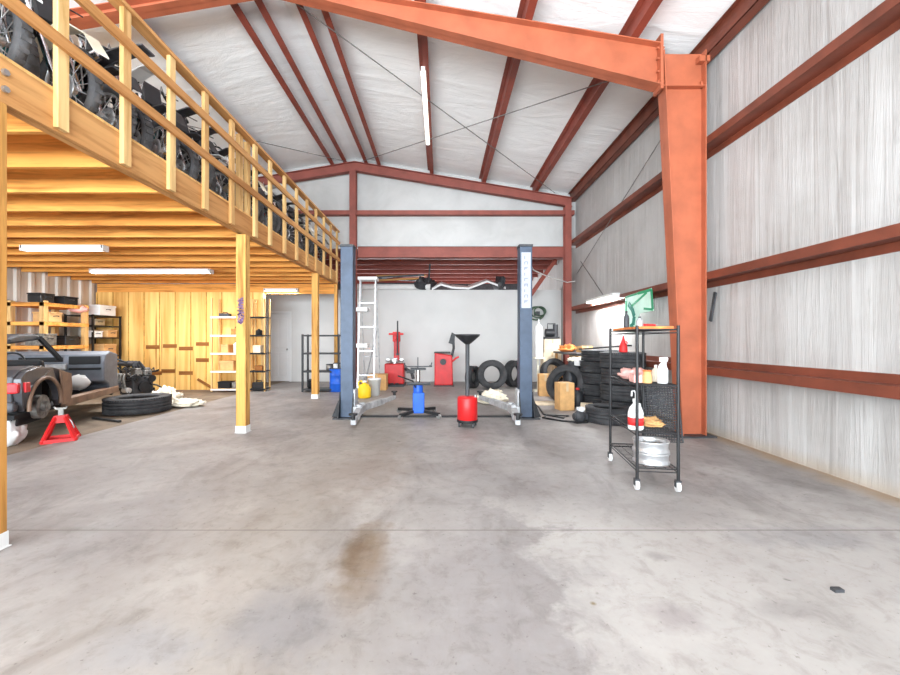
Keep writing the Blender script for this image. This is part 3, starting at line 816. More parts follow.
# two stacks beside the rolling rack
for k in range(4):
    tyre(['bottom', 'second', 'third', 'top'][k] + ' tyre of the nearer stack behind the rolling rack', (3.29+.012*(-1)**k, 7.2+.01*k, .142+k*.284), .385, .22, .284, (0,0,k), 'nearer tyre stack by the right wall')
for k in range(5):
    tyre(['bottom', 'second', 'middle', 'fourth', 'top'][k] + ' tyre of the farther stack against the right wall', (3.29+.012*(-1)**k, 8.28, .115+k*.23), .38, .21, .23, (0,0,k*.7), 'farther tyre stack by the right wall')
tyre('dark tyre lying flat on the floor left of the rolling rack', (2.78, 6.62, .13), .37, .225, .26, (0,0,0))
tyre('tyre leaning back behind the tall brown box', (2.68, 8.55, .40), .42, .27, .22, (R(66), 0, R(-42)))
tyre('tyre leaning on the cartons behind the short tan box', (2.96, 10.45, .50), .36, .24, .22, (R(70), 0, R(15)))
tyre('wide black tyre lying flat by the dirt strip under the loft', (-5.75, 7.6, .145), .53, .32, .29, (0,0,0))

# ------------------------------------------------------------------ clutter at the right rear
def carton(label, loc, d, rz=0, m='card', group=None, name='cardboard_box', tape=True):
    t = thing(name, label, 'box', loc, rz, group)
    MB().b2(-d[0]/2, d[0]/2, -d[1]/2, d[1]/2, 0, d[2]).build('body', M[m], t, .006)
    f = MB(); f.b2(-d[0]/2, -.004, -d[1]/2, d[1]/2, d[2], d[2]+.005); f.b2(.004, d[0]/2, -d[1]/2, d[1]/2, d[2], d[2]+.005)
    f.build('flap', M[m], t)
    if tape:
        g = MB(); g.b2(-.025, .025, -d[1]/2-.002, -d[1]/2, d[2]*.7, d[2]+.006); g.b2(-.025,.025,-d[1]/2,d[1]/2,d[2]+.005,d[2]+.007); g.build('tape', M['beige'], t)
    return t
carton('tall brown cardboard box standing upright in front of the leaning tyre', (2.40, 7.78, 0), (.29,.26,.52), R(8))
carton('short tan box beside the right lift post', (2.52, 9.72, 0), (.30,.3,.52), R(-6), 'card')
carton('flattened brown box lying under the tyre stacks', (2.92, 7.0, 0), (.26,.2,.11), R(20), 'card2')
carton('pale carton, bottom of the stack in the rear corner', (3.05, 11.15, 0), (.5,.42,.62), R(3), 'card2')
carton('pale carton, middle of the stack in the rear corner', (3.05, 11.13, .625), (.48,.4,.38), R(-2), 'card2')
carton('pale carton, top of the stack in the rear corner', (3.04, 11.15, 1.01), (.46,.4,.36), R(4), 'card2')
t = thing('black_compressor', 'small black machine on the top pale carton', 'machine', (3.06, 11.12, 1.38))
b = MB(); b.b2(-.2,.2,-.14,.14,0,.06); b.build('base', M['black'], t)
b = MB(); b.cyl((-.16,0,.17),(.08,0,.17),.11,n=16); b.build('tank', M['blackplastic'], t)
b = MB(); b.cyl((.12,0,.06),(.12,0,.4),.07,n=12); b.tube([(-.1,0,.28),(-.1,0,.42),(.12,0,.42)],.015,8); b.build('motor', M['dark'], t)
t = thing('white_cylinder', 'tall white gas bottle standing right of the lift post', 'gas cylinder', (2.58, 10.55, 0))
b = MB(); b.lathe([(0,.9),(.1,.9),(.11,.93),(.11,1.62),(.09,1.72),(.035,1.76),(.03,1.82),(0,1.82)], 20); b.build('bottle', M['whitep'], t)
b = MB(); b.b2(-.13,.13,-.13,.13,0,.04); b.b2(-.02,.02,.09,.13,.04,1.7); b.b2(-.12,.12,-.12,.13,.86,.9); b.build('stand', M['cream'], t)
b = MB(); b.cyl((0,0,1.8),(0,0,1.9),.02,n=8); b.build('valve', M['steel'], t)
t = thing('hanging_hose_reel', 'round dark green hose reel hanging beside the white gas bottle', 'hose reel', (3.08, 12.75, 2.2))
for k, rr in enumerate((.26,.22,.18)):
    b = MB(); b.tube([(rr*math.cos(a)+(k-1)*.05, -.05*k, rr*.8*math.sin(a)+.03*k) for a in [2*PI*q/20 for q in range(20)]], .022, 8, True)
    b.build('hose_loop', M['greendk'], t)
b = MB(); b.box((0,.1,.0),(.12,.3,.12)); b.build('bracket', M['dark'], t)
# bench along the right wall behind the tyre stacks
t = thing('work_bench', 'low bench with a dark top along the right wall behind the tyres', 'bench', (3.45, 9.9, 0))
MB().b2(-.42,.40,-1.05,.9,1.0,1.05).build('bench_top', M['dark'], t)
MB().b2(.0,.40,-1.0,.85,.45,.98).build('back_board', M['beige'], t)
for sx in (-.36,.34):
    for sy in (-.95,.8): MB().b2(sx-.03,sx+.03,sy-.03,sy+.03,0,1.0).build('leg', M['brownw'], t)
MB().b2(-.38,.36,-.98,.84,.4,.43).build('shelf', M['brownw'], t)
from mathutils import noise as mnoise
def lump(name, label, cat, loc, r, m, seed, jit=.12, n=40):
    """a slumped, creased heap of cloth or sacking"""
    mb = MB(); mb.ball((0,0,r[2]*.8), r, n)
    for v in mb.v:
        d = Vector((v.x/r[0], v.y/r[1], (v.z-r[2]*.8)/r[2])).normalized()
        q = d*1.6 + Vector((seed*3.1, seed*1.7, 0))
        k = 1 + jit*2.2*mnoise.noise(q) + jit*1.6*(abs(mnoise.noise(q*2.3))-.25)*-1.6 + jit*.8*mnoise.noise(q*5)
        v.x *= k; v.y *= k; v.z = max(0.0, (v.z)*k)
    return solo(mb, name, M[m], label, cat, loc, seed)
lump('orange_bundle', 'orange brown bundle of straps on the bench by the rear column', 'bundle', (3.25, 10.3, 1.05), (.22,.2,.1), 'orange', 4, .2)
carton('small tan carton on the bench beside the orange bundle', (3.5, 9.75, 1.05), (.3,.24,.15), R(15), 'card')
tag(MB().bar((3.35,9.6,1.13),(3.78,8.0,1.24),.1,.03).build('metal_angle', M['dark']), 'thin dark steel angle leaning over the bench and tyres', 'steel angle')
lump('black_bag', 'shiny black bag slumped between the leaning tyre and the tyre stacks', 'bag', (2.92, 8.75, 0), (.24,.28,.44), 'blackplastic', 9, .12)
lump('white_rag_pile', 'white rags lying over the bags above the leaning tyre', 'rags', (2.93, 8.72, .86), (.16,.15,.06), 'cloth', 12, .2)
carton('small white carton on the black bag beside the tyre stacks', (2.98, 8.6, .80), (.2,.16,.12), R(25), 'white', None, 'cardboard_box', False)
carton('small tan carton on the floor between the tall box and the tyre stacks', (2.82, 7.75, 0), (.22,.16,.12), R(-20), 'card2', None, 'cardboard_box', False)
bj = thing('black_jug', 'black plastic oil jug standing between the tall box and the tyre stacks', 'jug', (2.75, 8.05, 0))
MB().lathe([(0,0),(.1,0),(.11,.03),(.11,.24),(.07,.3),(.03,.33),(.03,.36),(0,.36)], 18).build('body', M['blackplastic'], bj)
MB().tube([(.02,0,.33),(.09,0,.36),(.12,0,.3),(.1,0,.24)], .013, 6).build('handle', M['blackplastic'], bj)
MB().cyl((0,0,.35),(0,0,.385),.035,n=12).build('cap', M['redl'], bj)
t = thing('paint_bucket', 'cream plastic bucket between the tan box and the leaning tyre', 'bucket', (2.78, 9.95, 0))
MB().lathe([(0,0),(.12,0),(.14,.36),(.15,.36),(.15,.38),(0,.38)], 20).build('body', M['cream'], t)
MB().tube([(.14*math.cos(a), 0, .34+.16*math.sin(a)*-1) for a in [PI*q/10 for q in range(11)]], .005, 6).build('handle', M['steel'], t)
t = thing('grease_pump', 'small grey air pump on the floor left of the flat tyre', 'pump', (2.27, 6.55, 0), R(15))
b = MB(); b.ball((0,0,.10),(.11,.09,.10),14); b.cyl((-.1,0,.1),(.12,0,.1),.06,n=14); b.build('body', M['dark'], t)
b = MB(); b.cyl((.02,0,.18),(.02,0,.24),.05,n=12); b.b2(-.03,.07,-.04,.04,.2,.25); b.build('cap', M['whitep'], t)
b = MB(); b.box((0,0,.012),(.22,.16,.024)); b.build('foot', M['black'], t)
tag(MB().tube([(2.2,6.5,.02),(2.0,6.62,.012),(1.75,6.9,.012),(1.9,7.15,.012),(2.25,7.05,.012),(2.1,6.85,.012),(1.85,7.2,.012),(1.95,8.0,.012),(1.98,8.6,.012)], .014, 8).build('air_hose', M['black']), 'black air hose coiled on the floor between the right lift post and the grey pump', 'hose')
tag(MB().tube([(1.72,8.2,.0),(1.72,8.19,.3),(1.66,8.0,.75),(1.62,7.6,1.4),(1.615,7.2,2.2)], .012, 6).build('hanging_hose', M['dark']), 'thin dark hose hanging down behind the right lift post', 'hose')
tag(MB().b2(-.45,.45,-.25,.25,0,.018).build('cardboard_sheet', M['card2']), 'flat cardboard sheet on the floor beside the tall brown box', 'cardboard sheet').location = (2.15, 8.5, 0)
lump('rag_heap', 'white crumpled rags and parts beside the right lift post base', 'rags', (1.05, 8.6, 0), (.32,.25,.11), 'cloth', 21, .25)
lump('paper_scrap', 'small cream paper scraps on the floor in front of the standing tyre', 'paper', (1.35, 10.15, 0), (.26,.16,.035), 'cream', 23, .3)

# ------------------------------------------------------------------ green sheet on the wall
t = thing('green_sign', 'mint green sheet with a painted green figure on the right wall', 'sign', (3.68, 7.35, 1.5))
# local: y runs toward the rear (picture left), z up
MB().prism([(.62,0),(.62,.72),(-.35,.76),(-.42,.36),(.1,.34),(.0,.0)], 'yz', 0, .012).build('sheet', M['mint'], t)
g = MB(); X_ = -.004
def stroke(pts, w):
    for a, b in zip(pts, pts[1:]): g.bar((X_, a[0], a[1]), (X_, b[0], b[1]), .008, w, (0,1,0) if abs(a[0]-b[0]) < abs(a[1]-b[1]) else (0,0,1))
stroke([(.6,.02),(.6,.7)], .06); stroke([(.6,.70),(.1,.72)], .03); stroke([(.1,.72),(-.36,.73)], .05); stroke([(-.36,.73),(-.4,.38)], .06)
stroke([(-.4,.38),(-.1,.42)], .04); stroke([(.38,.5),(-.2,.7)], .04)
g.build('border_paint', M['green'], t)
g = MB(); stroke([(.5,.56),(.34,.44),(.26,.3),(.3,.14),(.42,.1)], .1); g.build('figure_paint', M['teal'], t)

# ------------------------------------------------------------------ rolling wire rack
RK = thing('rolling_rack', 'tall narrow black rack on casters in front of the red column', 'shelf rack', (1.765, 3.60, 0), R(-8))
W_, D_ = .345, .86
for (x, y) in ((0,0),(W_,0),(0,D_),(W_,D_)):
    p = MB().cyl((x,y,.10),(x,y,1.48),.014,n=10).build('post', M['black'], RK)
    c = MB(); c.cyl((x-.014,y+.012,.045),(x+.014,y+.012,.045),.045,n=16); c.build('wheel', M['whitep'], p)
    f = MB(); f.b2(x-.022,x+.022,y-.018,y+.03,.088,.102); f.b2(x-.022,x-.017,y-.005,y+.03,.04,.095); f.b2(x+.017,x+.022,y-.005,y+.03,.04,.095); f.build('caster_fork', M['dark'], p)
def rack_shelf(z, parts=True):
    s = MB()
    for (a, b) in (((0,0),(W_,0)),((0,D_),(W_,D_)),((0,0),(0,D_)),((W_,0),(W_,D_))):
        s.cyl((a[0],a[1],z),(b[0],b[1],z),.006,n=6); s.cyl((a[0],a[1],z-.03),(b[0],b[1],z-.03),.005,n=6)
    for k in range(1, 18): s.cyl((.0, D_*k/18, z), (W_, D_*k/18, z), .0028, n=5, cap=False)
    for k in range(1, 4): s.cyl((W_*k/4, 0, z-.006), (W_*k/4, D_, z-.006), .003, n=5, cap=False)
    s.build('wire_shelf', M['black'], RK)
for z in (1.445, .945, .52, .20): rack_shelf(z)
def onrack(lx, ly, z):
    v = Matrix.Rotation(R(-8), 3, 'Z') @ Vector((lx, ly, 0)); return (1.765+v.x, 3.60+v.y, z)
tag(MB().b2(-.15,.16,-.38,.4,0,.022).build('tray', M['orange']), 'flat orange brown board lying on the top of the rolling rack', 'board').location = onrack(.17, .43, 1.453)
bpy.data.objects['tray'].rotation_euler = (0,0,R(-8))
def bottle(label, loc, r, h, m, cap='whitep', name='bottle', neck=.35, squash=1.0):
    t = thing(name, label, 'bottle', loc)
    MB().lathe([(0,0),(r*.95,0),(r,h*.04),(r,h*.55),(r*.8,h*.72),(r*neck,h*.82),(r*neck,h*.9),(0,h*.9)], 18, None, False, True, squash).build('body', M[m], t)
    MB().cyl((0,0,h*.89),(0,0,h),r*neck*1.15,n=12).build('cap', M[cap], t)
    return t
bottle('small grey bottle standing on the board on top of the rolling rack', onrack(.06,.5,1.476), .028, .17, 'dark', 'dark')
bottle('short clear bottle beside the grey one on top of the rack', onrack(.12,.3,1.476), .03, .1, 'armgray', 'black')
t = thing('red_tool', 'red handled tool lying on the rack top board', 'tool', onrack(.22,.3,1.476), R(30))
b = MB(); b.bar((-.09,0,.015),(.06,0,.015),.03,.026); b.build('handle', M['redl'], t)
b = MB(); b.bar((.06,0,.015),(.12,0,.015),.02,.018); b.build('head', M['steel'], t)
# second shelf
def spray(label, loc, body, h=.22):
    t = thing('spray_bottle', label, 'spray bottle', loc, R(200))
    MB().lathe([(0,0),(.042,0),(.046,.02),(.046,h*.5),(.03,h*.68),(.014,h*.75),(.014,h*.8),(0,h*.8)], 16).build('body', M[body], t)
    b = MB(); b.b2(-.05,.025,-.013,.013,h*.8,h*.96); b.b2(-.04,-.03,-.008,.008,h*.62,h*.82); b.cyl((-.05,0,h*.9),(-.065,0,h*.9),.008,n=8); b.build('trigger', M['whitep'], t)
    return t
spray('white spray bottle on the second shelf of the rolling rack', onrack(.26,.12,.951), 'whitep', .25)
bottle('orange topped jar on the second shelf of the rack', onrack(.13,.13,.951), .042, .12, 'card', 'orange', 'jar', .8)
bottle('white capped bottle behind the spray bottle on the rack', onrack(.26,.28,.951), .035, .16, 'cream', 'whitep')
lump('folded_rag', 'pale red rags piled on the left end of the second rack shelf', 'rags', onrack(.15,.6,.951), (.14,.2,.05), 'pink', 31, .18)
carton('small red and white carton at the front of the second rack shelf', onrack(.06,.2,.951), (.09,.14,.07), R(-8), 'pink', None, 'cardboard_box', False)
# white jug on the third shelf
t = thing('white_jug', 'white gallon jug with a red label at the near corner of the rack', 'jug', onrack(.02,.10,.527), R(20))
t.scale = (.88,.88,.9)
MB().lathe([(0,0),(.07,0),(.076,.012),(.076,.17),(.06,.22),(.026,.262),(.024,.285),(0,.285)], 22).build('body', M['whitep'], t)
MB().lathe([(.0765,.045),(.0775,.045),(.0775,.125),(.0765,.125)], 22, None, True).build('label_band', M['redl'], t)
MB().tube([(.045,.02,.26),(.085,.03,.25),(.1,.035,.2),(.08,.03,.15)], .011, 8).build('handle', M['whitep'], t)
MB().cyl((0,0,.28),(0,0,.31),.03,n=14).build('cap', M['whitep'], t)
MB().tube([(0,0,.31),(-.0,0,.37),(-.02,0,.395),(-.05,0,.39),(-.055,0,.34)], .008, 8).build('spout', M['whitep'], t)
lump('tan_gloves', 'tan work gloves lying on the third shelf of the rolling rack', 'gloves', onrack(.2,.3,.527), (.11,.14,.035), 'card', 41, .25)
for k in range(2):
    t = thing('steel_rim', ['silver steel wheel rim, lower of the two on the bottom rack shelf', 'silver steel wheel rim, upper of the two on the bottom rack shelf'][k], 'wheel rim', onrack(.185,.19+.008*k,.208+k*.104+.0005), k*.4, 'wheel rims on the rack')
    MB().lathe([(.158,0),(.158,.012),(.148,.02),(.146,.045),(.15,.08),(.158,.09),(.158,.102),(.150,.102),(.142,.085),(.138,.05),(.14,.02),(.15,0)], 40, None, True).build('barrel', M['alu'], t)
    b = MB(); b.lathe([(.139,.05),(.1,.035),(.07,.045),(.035,.06),(.03,.06),(.03,.054),(.07,.038),(.1,.028),(.139,.042)], 30, None, True)
    b.build('disc', M['armgray'], t)
# red bottle on the nearer tyre stack
t = thing('red_funnel_bottle', 'red pointed bottle standing on top of the nearer tyre stack', 'bottle', (3.20, 7.02, 1.137))
t.scale = (.8,.8,1.0)
MB().lathe([(0,0),(.085,0),(.09,.02),(.08,.11),(.035,.2),(.018,.25),(.014,.29),(0,.29)], 18).build('body', M['redl'], t)
MB().cyl((0,0,.285),(0,0,.33),.018,n=10).build('cap', M['white'], t)
MB().tube([(.06,0,.13),(.09,0,.16),(.05,0,.2)],.01,6).build('handle', M['redl'], t)
# mesh tray seen behind the rack
t = thing('mesh_panel', 'dark wire mesh panel leaning behind the rack beside the big red column', 'mesh panel', (2.93, 5.3, 0), R(-12))
b = MB(); tilt = .2
for (p, q) in (((-.2,0,0),(.25,0,0)),((-.2,tilt,.72),(.25,tilt,.72)),((-.2,0,0),(-.2,tilt,.72)),((.25,0,0),(.25,tilt,.72))): b.cyl(p, q, .01, n=6)
b.build('rim_wire', M['dark'], t)
b = MB()
for k in range(1,14): b.cyl((-.2+.45*k/14,0,0),(-.2+.45*k/14,tilt,.72),.007,n=4,cap=False)
for k in range(1,22): b.cyl((-.2,tilt*k/22,.72*k/22),(.25,tilt*k/22,.72*k/22),.008,n=4,cap=False)
b.build('mesh', M['dark'], t)

# ------------------------------------------------------------------ clutter on top of the rear wall
tag(MB().tube([(-2.75,13.07,3.08),(-.35,13.07,3.08)], .10, 12).build('plastic_pipe', M['white']), 'long white pipe lying along the top of the rear partition', 'pipe')
b = MB(); pts = [(-.3,3.0),(.0,3.16),(.35,3.06),(.9,3.03),(1.5,3.26),(2.1,3.04)]
for i in range(len(pts)-1):
    (x0,z0),(x1,z1) = pts[i], pts[i+1]
    b.add([(x0,12.98,z0-.04),(x1,12.98,z1-.04),(x1,13.45,z1+.08),(x0,13.45,z0+.1),(x0,12.98,z0+.02),(x1,12.98,z1+.03),(x1,13.45,z1+.14),(x0,13.45,z0+.16)], [(0,3,2,1),(4,5,6,7),(0,1,5,4),(1,2,6,5),(2,3,7,6),(3,0,4,7)])
tag(b.build('folded_tarp', M['whitep']), 'crumpled white sheet draped along the top of the rear partition', 'tarp')
lump('dark_bundle', 'dark bundle on the rear partition left of the white sheet', 'bundle', (-.5, 13.07, 2.98), (.45,.07,.2), 'dark', 51, .2)
lump('black_bundle', 'dark bundle on the rear partition at the right end of the white sheet', 'bundle', (1.9, 13.07, 2.98), (.5,.07,.22), 'dark', 52, .2)
t = thing('lumber_stack', 'pile of dark lengths stored over the rear room left of centre', 'lumber', (-1.7, 14.2, 3.2))
rn = random.Random(8)
for k in range(7):
    MB().bar((-.8+rn.random()*.3, rn.random()*.5, .05+.07*k), (.9+rn.random()*.3, rn.random()*.5, .05+.07*k+rn.random()*.12), .07, .06).build('length', M['brownw' if k % 3 == 0 else 'dark'], t)
MB().b2(-.9,1.1,-.1,.6,-.16,.02).build('rack_shelf', M['dark'], t)
tag(MB().cyl((-.42,13.1,3.0),(-.36,13.1,3.85),.03,n=8).build('hanging_rod', M['dark']), 'dark rod rising from the partition top to the red deck', 'rod', None, 'structure')

# ------------------------------------------------------------------ ladder, jug, bucket by the left post
t = thing('platform_ladder', 'tall aluminium step ladder with wide white treads behind the left lift post', 'ladder', (-1.93, 10.2, 0))
for sx in (-.20, .22):
    MB().bar((sx, 0, 0), (sx*.95, .32, 2.95), .03, .06).build('rail', M['alu'], t)
    MB().bar((sx*1.05, 1.0, 0), (sx*.95, .42, 2.95), .025, .04).build('rear_rail', M['armgray'], t)
for k in range(4):
    z = .45 + k*.62; y = .32*z/2.95
    b = MB().b2(-.2,.22,y-.04,y+.06,z-.015,z+.015).build('tread', M['alu'], t)
MB().b2(-.24,.26,.2,.55,2.92,3.0).build('top_cap', M['whitep'], t, .01)
b = MB(); b.bar((-.2,.98,.1),(.2,.6,1.6),.02,.03); b.bar((-.2,.8,.9),(.2,.8,.9),.02,.03); b.build('brace', M['armgray'], t)
for z in (1.16, 2.08):
    MB().b2(-.22,.06,-.06,.28,z,z+.1).build('tray', M['whitep'], t)
t = thing('yellow_jug', 'yellow plastic jug on the floor behind the left lift post', 'jug', (-1.79, 9.35, 0))
MB().lathe([(0,0),(.13,0),(.15,.03),(.15,.22),(.11,.3),(.04,.34),(.04,.37),(0,.37)], 20).build('body', M['yellow'], t)
MB().tube([(-.02,0,.34),(-.08,0,.4),(-.14,0,.36),(-.13,0,.27)],.018,8).build('handle', M['yellow'], t)
MB().cyl((0,0,.36),(0,0,.4),.05,n=12).build('cap', M['whitep'], t)
t = thing('white_bucket', 'white plastic bucket beside the yellow jug', 'bucket', (-1.62, 9.75, 0))
MB().lathe([(0,0),(.13,0),(.15,.38),(.16,.38),(.16,.42),(0,.42)], 22).build('body', M['whitep'], t)
MB().tube([(.155*math.cos(a), 0, .38-.17*math.sin(a)) for a in [PI*q/10 for q in range(11)]], .005, 6).build('handle', M['steel'], t)
carton('tan carton behind the white bucket near the ladder', (-1.72, 10.9, 0), (.5,.4,.42), 0, 'card')
t = thing('blue_drum', 'blue drum mostly hidden behind the left lift post', 'drum', (-2.72, 10.55, 0))
MB().lathe([(0,0),(.2,0),(.21,.02),(.21,.2),(.22,.21),(.21,.22),(.21,.42),(.22,.43),(.21,.44),(.21,.6),(0,.6)], 22).build('body', M['blue'], t)
MB().lathe([(.19,.6),(.215,.6),(.215,.62),(.19,.62)], 22, None, True).build('rim', M['dark'], t)

# ------------------------------------------------------------------ shelving under the loft
def plank_unit(name, label, x0, x1, y, zs, dep, board, upright, edge=None):
    t = thing(name, label, 'shelving', ((x0+x1)/2, y, 0))
    w = (x1-x0)/2
    for sx in (-w, w-.035):
        for yy in (0, dep-.035): MB().b2(sx, sx+.035, yy, yy+.035, 0, zs[-1]+.5 if edge else zs[-1]+.02).build('upright', M[upright], t)
    for z in zs:
        s = MB().b2(-w, w, .0, dep, z-.015, z+.012).build('shelf', M[board], t)
        if edge: MB().b2(-w, w, -.012, 0, z-.03, z+.014).build('shelf_edge', M[edge], s)
    return t
zz = [.06, .53, 1.0, 1.47, 1.95]
plank_unit('shelf_unit', 'white edged wooden shelf unit left of the second loft post', -6.02, -5.08, 10.45, zz, .4, 'ply', 'pine', 'white')
plank_unit('shelf_unit', 'narrow dark shelf unit right of the second loft post', -5.04, -4.62, 10.5, [.06,.53,1.0,1.47,1.95], .35, 'dark', 'pine', 'voidblack')
items = [('grey battery charger','machine',-5.75,1.962,(.26,.16,.12),'dark'),('brown tool bag','bag',-5.42,1.482,(.26,.2,.22),'orange'),('tan parts box','box',-5.72,1.012,(.2,.2,.22),'card'),
         ('white canister','canister',-5.45,1.012,(.15,.15,.30),'whitep'),('tan crate','crate',-5.65,.542,(.36,.24,.26),'card'),('dark brown box','box',-5.72,.072,(.32,.26,.18),'voidblack'),('grey metal box','box',-5.34,.072,(.34,.26,.17),'tin'),
         ('dark oil can','can',-4.85,1.482,(.16,.16,.16),'voidblack'),('pale carton','box',-4.87,1.012,(.2,.2,.2),'card2'),('small brown box','box',-4.82,.542,(.2,.2,.13),'ply_dk'),('black case','case',-4.85,.072,(.28,.2,.2),'black')]
lv = {1.962:'top shelf',1.482:'fourth shelf',1.012:'middle shelf',.542:'second shelf',.072:'bottom shelf'}
for nm, cat, x, z, d, m in items:
    un = 'white edged' if x < -5.06 else 'narrow dark'
    t = thing(nm.replace(' ', '_'), f'{nm} on the {lv[z]} of the {un} unit', cat, (x, 10.66, z))
    if cat in ('can', 'canister'):
        MB().lathe([(0,0),(d[0]/2,0),(d[0]/2,d[2]*.75),(d[0]*.2,d[2]*.9),(d[0]*.2,d[2]*.95),(0,d[2]*.95)], 16).build('body', M[m], t)
        MB().cyl((0,0,d[2]*.94),(0,0,d[2]),d[0]*.22,n=10).build('cap', M['dark'], t)
    else:
        MB().b2(-d[0]/2,d[0]/2,-d[1]/2,d[1]/2,0,d[2]*.8).build('body', M[m], t, .01)
        if cat in ('bag','case','machine'): MB().tube([(-d[0]*.25,0,d[2]*.8),(-d[0]*.2,0,d[2]),(d[0]*.2,0,d[2]),(d[0]*.25,0,d[2]*.8)], .012, 6).build('handle', M['black'], t)
        else: MB().b2(-d[0]/2-.004,d[0]/2+.004,-d[1]/2-.004,d[1]/2+.004,d[2]*.8,d[2]).build('lid', M[m], t, .005)
# black open rack by the third post
t = thing('open_rack', 'black open metal rack between the door and the third loft post', 'shelf rack', (-3.13, 10.4, 0))
for sx in (-.47,.47):
    for sy in (0,.42): MB().b2(sx-.022,sx+.022,sy-.022,sy+.022,0,1.5).build('post', M['black'], t)
for z in (.06,.53,1.0,1.47): MB().b2(-.48,.48,-.02,.44,z-.025,z+.015).build('shelf', M['black'], t, .004)
for nm, lab, x, z, r_, h_, m in (('paint_can','dark paint can on the second shelf of the open rack',-2.95,.545,.09,.17,'tin'),('white_tub','white tub on the second shelf of the open rack',-2.76,.545,.09,.2,'whitep'),('black_tub','black tub on the bottom shelf of the open rack',-3.4,.075,.12,.24,'voidblack')):
    q = thing(nm, lab, 'container', (x, 10.6, z))
    MB().lathe([(0,0),(r_,0),(r_,h_*.9),(0,h_*.9)], 18).build('body', M[m], q)
    MB().lathe([(0,h_*.9),(r_*1.05,h_*.9),(r_*1.05,h_),(0,h_)], 18).build('lid', M['dark'], q)

# left wall shelving
t = thing('timber_shelving', 'rough pine shelving with thick posts against the corrugated wall', 'shelving', (-9.0, 8.7, -.012))
for y in (0, 1.0):
    for x in (-.36, .36): MB().b2(x-.05,x+.05,y-.05,y+.05,0,2.22).build('post', M['pine'], t)
for z in (.7,1.2,1.72,2.14): MB().b2(-.42,.42,-.05,1.05,z-.04,z+.04).build('shelf', M['pine_x'], t)
t = thing('wire_shelving', 'black frame shelving beside the pine shelves against the corrugated wall', 'shelving', (-9.0, 9.95, -.012))
for y in (0, .85):
    for x in (-.34, .34): MB().b2(x-.02,x+.02,y-.02,y+.02,0,2.0).build('post', M['black'], t)
for z in (.45,.95,1.42,1.72,1.98): MB().b2(-.36,.36,-.02,.87,z-.02,z+.01).build('shelf', M['black'], t)
sh = [('black_power_tool','black power tool on the top pine shelf',-8.75,8.75,2.17,(.3,.3,.2),'black'),('dark_crate','dark crate on the top pine shelf toward the rear',-8.75,9.25,2.17,(.4,.35,.18),'voidblack'),
      ('pale_sack','pale sack lying across the top pine shelf end',-8.72,9.62,2.0,(.36,.34,.2),'pink'),('white_tote','white plastic tote on top of the black frame shelving',-8.8,10.3,1.98,(.45,.5,.26),'whitep'),
      ('tan_case','tan case on the second pine shelf down',-8.75,8.9,1.75,(.36,.3,.22),'card'),('grey_tool_box','grey tool box on the third pine shelf',-8.75,8.75,1.23,(.4,.3,.26),'tin'),('black_tool_box','black tool box on the third pine shelf',-8.75,9.3,1.23,(.36,.34,.22),'black'),
      ('steel_pot','steel parts tray on the upper black frame shelf',-8.8,10.15,1.72,(.3,.3,.16),'steel'),('cardboard_tray','cardboard tray on the middle black frame shelf',-8.8,10.5,1.42,(.36,.3,.2),'card'),('white_carton','white carton on the middle black frame shelf',-8.8,10.08,1.42,(.3,.3,.16),'whitep'),
      ('brown_carton','brown carton on the lower black frame shelf',-8.8,10.4,.95,(.4,.4,.3),'card'),('black_crate','black crate on the lowest pine shelf',-8.75,9.0,.73,(.45,.6,.3),'blackplastic')]
for nm, lab, x, y, z, d, m in sh:
    q = thing(nm, lab, nm.split('_')[-1], (x, y, z))
    if nm == 'pale_sack':
        mb = MB(); mb.ball((0,0,.1), (.2,.18,.1), 14, None, .1, 5); mb.build('body', M[m], q); MB().tube([(-.1,-.17,.1),(0,-.19,.12),(.1,-.17,.1)],.01,6).build('tie', M['card'], q); continue
    MB().b2(-d[0]/2,d[0]/2,-d[1]/2,d[1]/2,0,d[2]*.82).build('body', M[m], q, .012)
    MB().b2(-d[0]/2-.008,d[0]/2+.008,-d[1]/2-.008,d[1]/2+.008,d[2]*.82,d[2]).build('lid', M[m], q, .006)
    MB().tube([(d[0]/2,-.06,d[2]*.55),(d[0]/2+.03,-.05,d[2]*.6),(d[0]/2+.03,.05,d[2]*.6),(d[0]/2,.06,d[2]*.55)],.008,6).build('handle', M['dark'], q)

# ------------------------------------------------------------------ stripped car
car = thing('stripped_car', 'stripped dark convertible car body without doors or wheels, raised on a stand', 'car', (-5.27, 5.0, -.012), R(20))
# local: +y forward, x = 0 right flank, x = -1.55 left flank
def quarter(x0, s, m):
    """rear quarter panel with wheel arch; s = outward sign"""
    b = MB()
    out = [(0.0,.55),(-.05,.70),(-.03,.88),(.10,.96),(.35,1.0),(.7,.98),(.95,.92),(1.1,.85),(1.12,.6),(1.05,.42),(.86,.42)]
    arch = [(.46+.36*math.cos(R(a)), .5+.34*math.sin(R(a))) for a in range(0, 181, 15)]
    poly = out + [(p[0], max(.42, p[1])) for p in arch] + [(.08,.45)]
    n = len(poly)
    vs = []
    for (y, z) in poly:
        bulge = .05*math.sin(PI*min(1, max(0, (z-.42)/.6)))
        vs.append((x0+s*(bulge), y, z))
    for (y, z) in poly: vs.append((x0-s*.05, y, z))
    b.add(vs, [tuple(range(n)), tuple(reversed(range(n, 2*n)))] + [(i, (i+1) % n, n+(i+1) % n, n+i) for i in range(n)])
    return b
quarter(0, 1, 'car').build('quarter_panel', M['car'], car, .008)
quarter(-1.5, -1, 'car').build('quarter_panel', M['car'], car, .008)
b = MB(); b.prism([(.80,.93),(1.1,.86),(1.13,.6),(1.06,.42),(.87,.42),(.85,.62)], 'yz', .035, .062); b.build('jamb_panel', M['carbrown'], car, .01)
ring = [(.46+.37*math.cos(R(a)), .5+.35*math.sin(R(a))) for a in range(-8, 189, 14)]
